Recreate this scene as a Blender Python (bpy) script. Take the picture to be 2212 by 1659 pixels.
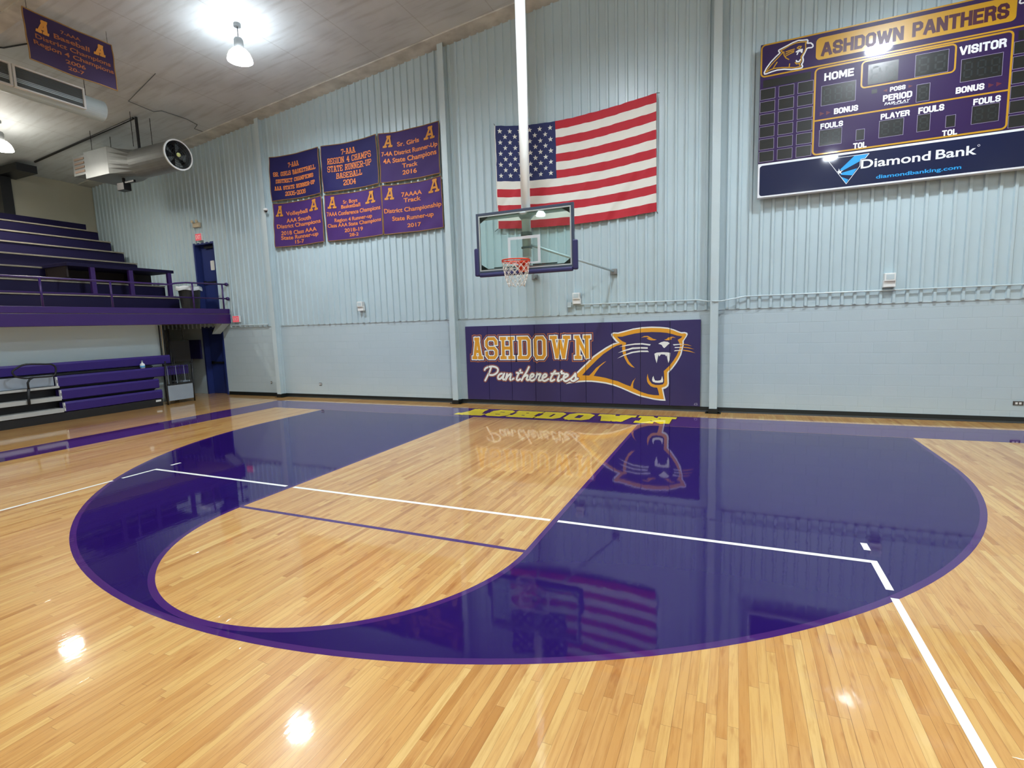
import bpy, bmesh, math, random
from mathutils import Vector, Matrix
from math import sin, cos, pi, sqrt
random.seed(7)
for _o in list(bpy.data.objects): bpy.data.objects.remove(_o)
SC = bpy.context.scene
COL = SC.collection

# ------------------------------------------------------------------ camera
cam_d = bpy.data.cameras.new('camera'); cam = bpy.data.objects.new('camera', cam_d); COL.objects.link(cam)
cam_d.sensor_fit = 'HORIZONTAL'; cam_d.sensor_width = 36.0; cam_d.lens = 36.0 * 1109.956 / 2212.0
cam_d.clip_end = 200
_R = ((0.9181135, 0.3950107, -0.0321581), (0.0173445, -0.1211127, -0.9924872), (-0.3959379, 0.9106581, -0.1180464))
cam.matrix_world = Matrix(((_R[0][0], -_R[1][0], -_R[2][0], 3.41540),
                           (_R[0][1], -_R[1][1], -_R[2][1], -9.74397),
                           (_R[0][2], -_R[1][2], -_R[2][2], 1.99882),
                           (0, 0, 0, 1)))
SC.camera = cam

# ------------------------------------------------------------------ world and exposure (closed hall, lit by its own lamps)
w = bpy.data.worlds.new('hall_world'); SC.world = w; w.use_nodes = True
w.node_tree.nodes['Background'].inputs[0].default_value = (0.5, 0.55, 0.6, 1)
w.node_tree.nodes['Background'].inputs[1].default_value = 0.02
SC.view_settings.view_transform = 'Standard'; SC.view_settings.look = 'None'
SC.view_settings.exposure = 0.25; SC.view_settings.gamma = 1.0
SC.view_settings.use_curve_mapping = False
LAMP_RADIANCE = 560.0
BOWL_RADIANCE = 40.0
LAMP_COLOR = (0.88, 0.96, 1.03)
try: SC.cycles.max_bounces = 10; SC.cycles.diffuse_bounces = 6; SC.cycles.sample_clamp_indirect = 12
except Exception: pass

# ------------------------------------------------------------------ helpers
def lin(h):
    h = h.lstrip('#'); o = []
    for i in (0, 2, 4):
        c = int(h[i:i+2], 16) / 255.0
        o.append(c / 12.92 if c <= 0.04045 else ((c + 0.055) / 1.055) ** 2.4)
    return (o[0], o[1], o[2], 1.0)

def N(nt, typ, **kw):
    n = nt.nodes.new(typ)
    for k, v in kw.items():
        if k.startswith('i_'): n.inputs[int(k[2:])].default_value = v
        else: setattr(n, k, v)
    return n

def mat(name, col, rough=0.5, metal=0.0, coat=0.0, coat_r=0.05, var=0.0, vscale=3.0, bump=0.0, bscale=30.0, spec=0.5):
    m = bpy.data.materials.new(name); m.use_nodes = True; nt = m.node_tree
    b = nt.nodes['Principled BSDF']
    b.inputs['Base Color'].default_value = lin(col); b.inputs['Roughness'].default_value = rough
    b.inputs['Metallic'].default_value = metal; b.inputs['Coat Weight'].default_value = coat
    b.inputs['Coat Roughness'].default_value = coat_r; b.inputs['Specular IOR Level'].default_value = spec
    tc = None
    if var > 0 or bump > 0: tc = N(nt, 'ShaderNodeTexCoord')
    if var > 0:
        no = N(nt, 'ShaderNodeTexNoise'); no.inputs['Scale'].default_value = vscale; no.inputs['Detail'].default_value = 5
        nt.links.new(tc.outputs['Object'], no.inputs['Vector'])
        mx = N(nt, 'ShaderNodeMixRGB', blend_type='MULTIPLY'); mx.inputs[0].default_value = 1.0
        mx.inputs[1].default_value = lin(col)
        cr = N(nt, 'ShaderNodeValToRGB'); e = cr.color_ramp.elements
        e[0].position = 0.3; e[0].color = (1 - var, 1 - var, 1 - var, 1); e[1].position = 0.7; e[1].color = (1 + var * 0.3,) * 3 + (1,)
        nt.links.new(no.outputs['Fac'], cr.inputs[0]); nt.links.new(cr.outputs[0], mx.inputs[2]); nt.links.new(mx.outputs[0], b.inputs['Base Color'])
    if bump > 0:
        n2 = N(nt, 'ShaderNodeTexNoise'); n2.inputs['Scale'].default_value = bscale; n2.inputs['Detail'].default_value = 4
        nt.links.new(tc.outputs['Object'], n2.inputs['Vector'])
        bp = N(nt, 'ShaderNodeBump'); bp.inputs['Strength'].default_value = 0.4; bp.inputs['Distance'].default_value = bump
        nt.links.new(n2.outputs['Fac'], bp.inputs['Height']); nt.links.new(bp.outputs[0], b.inputs['Normal'])
    return m

def emit(name, col, strength):
    m = bpy.data.materials.new(name); m.use_nodes = True; nt = m.node_tree
    b = nt.nodes['Principled BSDF']; b.inputs['Base Color'].default_value = (0.02, 0.02, 0.02, 1)
    b.inputs['Emission Color'].default_value = tuple(col) + (1,) if len(col) == 3 else col
    b.inputs['Emission Strength'].default_value = strength
    return m

class MB:
    def __init__(s): s.v = []; s.f = []; s.m = []
    def box(s, x0, y0, z0, x1, y1, z1, mi=0):
        a = len(s.v); xs = sorted((x0, x1)); ys = sorted((y0, y1)); zs = sorted((z0, z1))
        for z in zs:
            for y in ys:
                for x in xs: s.v.append((x, y, z))
        for q in ((0, 2, 3, 1), (4, 5, 7, 6), (0, 1, 5, 4), (2, 6, 7, 3), (0, 4, 6, 2), (1, 3, 7, 5)):
            s.f.append(tuple(a + i for i in q)); s.m.append(mi)
        return s
    def poly(s, pts, mi=0):
        a = len(s.v); s.v += [tuple(q) for q in pts]; s.f.append(tuple(range(a, a + len(pts)))); s.m.append(mi); return s
    def prism(s, pts, ax, a0, a1, mi=0):
        """extrude a 2-D outline along axis ax between a0 and a1 (pts are the other two coordinates in order)"""
        def mk(q, t): return {0: (t, q[0], q[1]), 1: (q[0], t, q[1]), 2: (q[0], q[1], t)}[ax]
        n = len(pts); a = len(s.v)
        s.v += [mk(q, a0) for q in pts] + [mk(q, a1) for q in pts]
        s.f.append(tuple(range(a, a + n))); s.f.append(tuple(range(a + 2 * n - 1, a + n - 1, -1))); s.m += [mi, mi]
        for i in range(n):
            j = (i + 1) % n; s.f.append((a + i, a + j, a + n + j, a + n + i)); s.m.append(mi)
        return s
    def tube(s, path, r, seg=10, closed=False, mi=0, rs=None):
        P = [Vector(q) for q in path]; n = len(P); a = len(s.v); prev = None
        for i in range(n):
            if closed: t = P[(i + 1) % n] - P[i - 1]
            else: t = P[min(i + 1, n - 1)] - P[max(i - 1, 0)]
            t.normalize()
            if prev is None:
                up = Vector((0, 0, 1)) if abs(t.z) < 0.9 else Vector((1, 0, 0)); u = t.cross(up).normalized()
            else:
                u = (prev - t * prev.dot(t))
                u = u.normalized() if u.length > 1e-6 else t.orthogonal().normalized()
            prev = u; wv = t.cross(u); rr = rs[i] if rs else r
            for k in range(seg):
                an = 2 * pi * k / seg; s.v.append(tuple(P[i] + (u * cos(an) + wv * sin(an)) * rr))
        for i in range(n if closed else n - 1):
            b0 = a + i * seg; b1 = a + ((i + 1) % n) * seg
            for k in range(seg):
                k2 = (k + 1) % seg; s.f.append((b0 + k, b0 + k2, b1 + k2, b1 + k)); s.m.append(mi)
        if not closed:
            s.f.append(tuple(a + k for k in reversed(range(seg)))); s.f.append(tuple(a + (n - 1) * seg + k for k in range(seg))); s.m += [mi, mi]
        return s
    def lathe(s, prof, c, seg=24, mi=0, axis=2, caps=True):
        """prof: (r, h) pairs along the axis from point c"""
        a = len(s.v); n = len(prof)
        for r, h in prof:
            for k in range(seg):
                an = 2 * pi * k / seg; d = (cos(an) * r, sin(an) * r)
                q = {2: (d[0], d[1], h), 1: (d[0], h, d[1]), 0: (h, d[0], d[1])}[axis]
                s.v.append((c[0] + q[0], c[1] + q[1], c[2] + q[2]))
        for i in range(n - 1):
            for k in range(seg):
                k2 = (k + 1) % seg; s.f.append((a + i * seg + k, a + i * seg + k2, a + (i + 1) * seg + k2, a + (i + 1) * seg + k)); s.m.append(mi)
        if caps and prof[0][0] > 1e-5: s.f.append(tuple(a + k for k in reversed(range(seg)))); s.m.append(mi)
        if caps and prof[-1][0] > 1e-5: s.f.append(tuple(a + (n - 1) * seg + k for k in range(seg))); s.m.append(mi)
        return s
    def flat(s, data, mapper, mi=0, dn=(0, -1, 0)):
        # overlapping pieces of one layer lie a hair above one another so that no two faces coincide
        vs, fs = data
        for k, q in enumerate(fs):
            a = len(s.v); h = 0.00004 * (k % 11)
            for i in q:
                p_ = mapper(*vs[i]); s.v.append((p_[0] + dn[0] * h, p_[1] + dn[1] * h, p_[2] + dn[2] * h))
            s.f.append(tuple(range(a, a + len(q)))); s.m.append(mi)
        return s
    def build(s, name, mats, parent=None, bevel=0.0, smooth=False, weld=False, org=None, bseg=2):
        me = bpy.data.meshes.new(name)
        o0 = Vector((0, 0, 0))
        if parent is not None: o0 = worldloc(parent)
        elif org is not None: o0 = Vector(org)
        me.from_pydata([tuple(Vector(q) - o0) for q in s.v], [], s.f)
        mats = mats if isinstance(mats, (list, tuple)) else [mats]
        for m in mats: me.materials.append(m)
        me.polygons.foreach_set('material_index', [min(i, len(mats) - 1) for i in s.m])
        bm = bmesh.new(); bm.from_mesh(me)
        bmesh.ops.remove_doubles(bm, verts=bm.verts, dist=1e-5) if weld else None
        if not weld or True:
            try: bmesh.ops.recalc_face_normals(bm, faces=bm.faces)
            except Exception: pass
        bm.to_mesh(me); bm.free()
        if smooth: me.shade_smooth()
        o = bpy.data.objects.new(name, me); COL.objects.link(o)
        if parent is not None: o.parent = parent
        else: o.location = o0
        if bevel > 0:
            md = o.modifiers.new('bevel', 'BEVEL'); md.width = bevel; md.segments = bseg; md.limit_method = 'ANGLE'; md.angle_limit = math.radians(40)
        return o

def worldloc(o):
    l = Vector((0, 0, 0))
    while o is not None: l += o.location; o = o.parent
    return l

def thing(name, label, cat, loc, group=None):
    o = bpy.data.objects.new(name, None); o.empty_display_size = 0.1; COL.objects.link(o); o.location = loc
    o['label'] = label; o['category'] = cat
    if group: o['group'] = group
    return o
def tag(o, label, cat, group=None):
    o['label'] = label; o['category'] = cat
    if group: o['group'] = group
    return o
def struct(o, label=None):
    o['kind'] = 'structure'
    if label: o['label'] = label
    return o
def copy_tree(o, parent=None):
    c = o.copy(); COL.objects.link(c)
    if parent is not None: c.parent = parent
    for ch in list(o.children): copy_tree(ch, c)
    return c

# ---- lettering
_cap = {}
def _rawtext(s, bold):
    cu = bpy.data.curves.new('t', 'FONT'); cu.body = s; cu.size = 1.0; cu.offset = bold; cu.fill_mode = 'FRONT'; cu.resolution_u = 4
    ob = bpy.data.objects.new('t', cu); COL.objects.link(ob)
    me = bpy.data.meshes.new_from_object(ob.evaluated_get(bpy.context.evaluated_depsgraph_get()))
    vs = [(v.co.x, v.co.y) for v in me.vertices]; fs = [tuple(q.vertices) for q in me.polygons]
    bpy.data.objects.remove(ob); bpy.data.curves.remove(cu); bpy.data.meshes.remove(me)
    return vs, fs
def text(s, x0, x1, z0, z1, bold=0.02, shear=0.0):
    """lettering from x0 to x1 on the base line z0 with cap height up to z1"""
    if bold not in _cap:
        v, _ = _rawtext('H', bold); _cap[bold] = (min(q[1] for q in v), max(q[1] for q in v))
    b0, b1 = _cap[bold]; vs, fs = _rawtext(s, bold)
    a0 = min(q[0] for q in vs); a1 = max(q[0] for q in vs)
    out = []
    for x, y in vs:
        zz = (y - b0) / (b1 - b0); out.append((x0 + (x - a0) / (a1 - a0) * (x1 - x0) + shear * zz, z0 + zz * (z1 - z0)))
    return out, fs

# stroke letters with slab feet: width, strokes (grid 0..4 by 0..6)
G = {
 'A': (4, ['.3,0 1.75,6', '3.7,0 2.25,6', '1,2 3,2', '-.3,0 1.1,0', '2.9,0 4.3,0', '1.2,6 2.6,6']),
 'B': (4, ['.5,0 .5,6', '0,6 3,6 3.7,5.4 3.7,3.6 3.1,3.05 .5,3.05', '3.1,3.05 3.9,2.5 3.9,.7 3.2,0 0,0']),
 'C': (4, ['3.9,4.3 3.9,5.2 3.1,6 .8,6 0,5.2 0,.8 .8,0 3.1,0 3.9,.8 3.9,1.7']),
 'D': (4, ['.5,0 .5,6', '0,6 3.2,6 3.9,5.2 3.9,.8 3.2,0 0,0']),
 'E': (4, ['.5,0 .5,6', '0,6 3.8,6 3.8,4.8', '.5,3.1 2.6,3.1', '0,0 3.8,0 3.8,1.2']),
 'G': (4, ['3.9,4.5 3.9,5.2 3.1,6 .8,6 0,5.2 0,.8 .8,0 3.1,0 3.9,.8 3.9,2.8 2.3,2.8']),
 'H': (4, ['.6,0 .6,6', '3.4,0 3.4,6', '.6,3 3.4,3', '0,0 1.2,0', '0,6 1.2,6', '2.8,0 4,0', '2.8,6 4,6']),
 'I': (1.6, ['.8,0 .8,6', '0,0 1.6,0', '0,6 1.6,6']),
 'K': (4, ['.5,0 .5,6', '.5,2.6 3.3,6', '1.4,3.4 3.5,0', '0,0 1.1,0', '0,6 1.1,6', '2.8,0 4.1,0', '2.7,6 3.9,6']),
 'L': (3.6, ['.6,0 .6,6', '0,6 1.3,6', '0,0 3.6,0 3.6,1.5']),
 'M': (5, ['.6,0 .6,6 2.5,1.4 4.4,6 4.4,0', '0,0 1.2,0', '3.8,0 5,0', '0,6 .6,6', '4.4,6 5,6']),
 'N': (4, ['.5,0 .5,6 3.5,0 3.5,6', '-.1,0 1.1,0', '-.1,6 .5,6', '2.9,6 4.1,6']),
 'O': (4, ['.8,0 3.2,0 4,.8 4,5.2 3.2,6 .8,6 0,5.2 0,.8 .8,0']),
 'P': (4, ['.5,0 .5,6', '0,6 3.1,6 3.8,5.3 3.8,3.5 3.1,2.8 .5,2.8', '0,0 1.3,0']),
 'R': (4, ['.5,0 .5,6', '0,6 3.1,6 3.8,5.3 3.8,3.6 3.1,2.9 .5,2.9', '0,0 1.2,0', '2.2,2.9 3.6,0 4.2,0']),
 'S': (4, ['4,4.5 4,5.2 3.2,6 .8,6 0,5.2 0,3.8 .8,3 3.2,3 4,2.2 4,.8 3.2,0 .8,0 0,.8 0,1.5']),
 'T': (4, ['2,0 2,6', '0,4.8 0,6 4,6 4,4.8', '1.2,0 2.8,0']),
 'U': (4, ['.5,6 .5,.8 1.3,0 2.8,0 3.5,.8 3.5,6', '-.1,6 1.1,6', '2.9,6 4.1,6']),
 'W': (5.4, ['.5,6 1.6,0 2.7,5 3.8,0 4.9,6', '-.1,6 1.2,6', '4.2,6 5.5,6']),
 '-': (2, ['.1,2.9 1.9,2.9']), '.': (.8, ['.3,0 .5,0']), ' ': (2.2, []),
 '0': (3.6, ['.8,0 2.8,0 3.6,.8 3.6,5.2 2.8,6 .8,6 0,5.2 0,.8 .8,0']),
 '2': (3.6, ['0,4.6 0,5.2 .8,6 2.8,6 3.6,5.2 3.6,3.8 0,.9 0,0 3.6,0 3.6,.9']),
 '4': (3.8, ['2.8,0 2.8,6 0,2 3.8,2', '2,0 3.6,0']),
 '5': (3.6, ['3.4,6 .2,6 .2,3.4 2.8,3.4 3.6,2.7 3.6,.8 2.8,0 .8,0 0,.8 0,1.3']),
 '6': (3.6, ['3.6,4.8 3.6,5.2 2.8,6 .8,6 0,5.2 0,.8 .8,0 2.8,0 3.6,.8 3.6,2.6 2.8,3.3 0,3.3']),
 '7': (3.6, ['0,4.9 0,6 3.6,6 3.6,5.2 1.4,0']),
}
GS = {
 'A': (4, ['0,0 1.7,6 2.3,6 4,0', '.8,1.9 3.2,1.9']), 'B': (3.4, ['0,0 0,6 2.6,6 3.3,5.4 3.3,3.7 2.7,3.1 0,3.1', '2.7,3.1 3.4,2.5 3.4,.7 2.7,0 0,0']),
 'D': (3.5, ['0,0 0,6 2.6,6 3.5,5 3.5,1 2.6,0 0,0']), 'E': (3, ['3,0 0,0 0,6 3,6', '0,3.1 2.6,3.1']), 'F': (3, ['0,0 0,6 3,6', '0,3.1 2.6,3.1']),
 'H': (3.5, ['0,0 0,6', '3.5,0 3.5,6', '0,3.1 3.5,3.1']), 'I': (.2, ['.1,0 .1,6']), 'L': (2.8, ['0,6 0,0 2.8,0']), 'M': (4.6, ['0,0 0,6 .5,6 2.3,1 4.1,6 4.6,6 4.6,0']),
 'N': (3.5, ['0,0 0,6 .3,6 3.2,0 3.5,0 3.5,6']), 'O': (3.5, ['.9,0 2.6,0 3.5,1 3.5,5 2.6,6 .9,6 0,5 0,1 .9,0']), 'P': (3.3, ['0,0 0,6 2.5,6 3.3,5.2 3.3,3.6 2.5,2.8 0,2.8']),
 'R': (3.5, ['0,0 0,6 2.5,6 3.3,5.3 3.3,3.8 2.5,3 0,3', '2.1,3 3.0,2.2 3.4,0']), 'S': (3.4, ['3.4,4.6 3.3,5.2 2.6,6 .8,6 0,5.2 0,4 .7,3.3 2.7,2.7 3.4,2 3.4,.8 2.6,0 .8,0 0,.8 0,1.4']),
 'T': (3.4, ['0,6 3.4,6', '1.7,6 1.7,0']), 'U': (3.5, ['0,6 0,1 .9,0 2.6,0 3.5,1 3.5,6']), 'V': (3.8, ['0,6 1.7,0 2.1,0 3.8,6']), 'W': (5.6, ['0,6 1.2,0 1.5,0 2.8,5.6 4.1,0 4.4,0 5.6,6']), 'Y': (3.8, ['0,6 1.9,2.9 3.8,6', '1.9,2.9 1.9,0']),
}
def sans(s, x0, x1, z0, z1, t, gap=1.9):
    tot = sum(GS[c][0] for c in s) + gap * (len(s) - 1); u = (x1 - x0 - t) / tot; x = x0 + t / 2; out = []
    for c in s:
        wd, st = GS[c]
        for sdef in st:
            pts = [tuple(map(float, q.split(','))) for q in sdef.split()]
            out.append(stroke_quads([(x + a * u, z0 + t / 2 + b / 6.0 * (z1 - z0 - t)) for a, b in pts], t, 0.5))
        x += (wd + gap) * u
    return merge(out)
def stroke_quads(pts, t, cap=0.5):
    """a bar of width t along each stretch of the line"""
    vs = []; fs = []
    for i in range(len(pts) - 1):
        a = Vector(pts[i]); b = Vector(pts[i + 1]); d = b - a
        if d.length < 1e-6: continue
        d.normalize(); n = Vector((-d.y, d.x)); k = len(vs)
        # square ends on the free ends, a half-angle overlap at the joints
        ea = eb = t * cap
        if i > 0:
            c = (a - Vector(pts[i - 1])).normalized().dot(d); ea = t / 2 * math.tan(max(0.0, math.acos(max(-1, min(1, c)))) / 2) if c > -0.2 else t * 0.3
        if i < len(pts) - 2:
            c = (Vector(pts[i + 2]) - b).normalized().dot(d); eb = t / 2 * math.tan(max(0.0, math.acos(max(-1, min(1, c)))) / 2) if c > -0.2 else t * 0.3
        a2 = a - d * min(ea, t); b2 = b + d * min(eb, t)
        vs += [tuple(a2 + n * t / 2), tuple(a2 - n * t / 2), tuple(b2 - n * t / 2), tuple(b2 + n * t / 2)]; fs.append((k, k + 1, k + 2, k + 3))
    return vs, fs
def round_stroke(pts, t, seg=10):
    vs, fs = stroke_quads(pts, t, 0.0)
    vs = []; fs = []
    for i in range(len(pts) - 1):
        a = Vector(pts[i]); b = Vector(pts[i + 1]); d = (b - a).normalized(); n = Vector((-d.y, d.x)); k = len(vs)
        ring = []
        an0 = math.atan2(n.y, n.x)
        for q in range(seg // 2 + 1): an = an0 + pi * q / (seg // 2); ring.append((a.x + cos(an) * t / 2, a.y + sin(an) * t / 2))
        for q in range(seg // 2 + 1): an = an0 + pi + pi * q / (seg // 2); ring.append((b.x + cos(an) * t / 2, b.y + sin(an) * t / 2))
        vs += ring; fs.append(tuple(range(k, k + len(ring))))
    return vs, fs
def smooth_line(pts, n=4):
    P = [Vector(q) for q in pts]; P = [P[0]] + P + [P[-1]]; out = []
    for i in range(1, len(P) - 2):
        for k in range(n):
            t = k / n; a, b, c, d = P[i - 1], P[i], P[i + 1], P[i + 2]
            out.append(tuple(0.5 * ((2 * b) + (c - a) * t + (2 * a - 5 * b + 4 * c - d) * t * t + (3 * b - a - 3 * c + d) * t ** 3)))
    out.append(tuple(P[-2])); return out
def merge(L):
    vs = []; fs = []
    for v, f in L:
        k = len(vs); vs += v; fs += [tuple(k + i for i in q) for q in f]
    return vs, fs
def glyph(ch, x0, x1, z0, z1, t):
    wd, st = G[ch]; out = []
    for sdef in st:
        pts = [tuple(map(float, q.split(','))) for q in sdef.split()]
        pts = [(x0 + a / wd * (x1 - x0), z0 + b / 6.0 * (z1 - z0)) for a, b in pts]
        out.append(stroke_quads(pts, t))
    return merge(out)
def slab(s, x0, x1, z0, z1, t, gap=1.1):
    """a line of slab letters filling x0..x1 (outer edges) and z0..z1"""
    tot = sum(G[c][0] for c in s) + gap * (len(s) - 1); u = (x1 - x0 - t) / tot; x = x0 + t / 2; out = []
    for c in s:
        wd = G[c][0] * u
        if c != ' ': out.append(glyph(c, x, x + wd, z0 + t / 2, z1 - t / 2, t))
        x += wd + gap * u
    return merge(out)
def rrect(x0, z0, x1, z1, r, n=5):
    out = []
    for cx, cz, a in ((x1 - r, z1 - r, 0), (x0 + r, z1 - r, 90), (x0 + r, z0 + r, 180), (x1 - r, z0 + r, 270)):
        for k in range(n + 1): an = math.radians(a + 90 * k / n); out.append((cx + cos(an) * r, cz + sin(an) * r))
    return out
def P2(pts): return (list(map(tuple, pts)), [tuple(range(len(pts)))])
def band(outer, inner):
    n = len(outer); return (list(outer) + list(inner), [(i, (i + 1) % n, n + (i + 1) % n, n + i) for i in range(n)])

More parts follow.
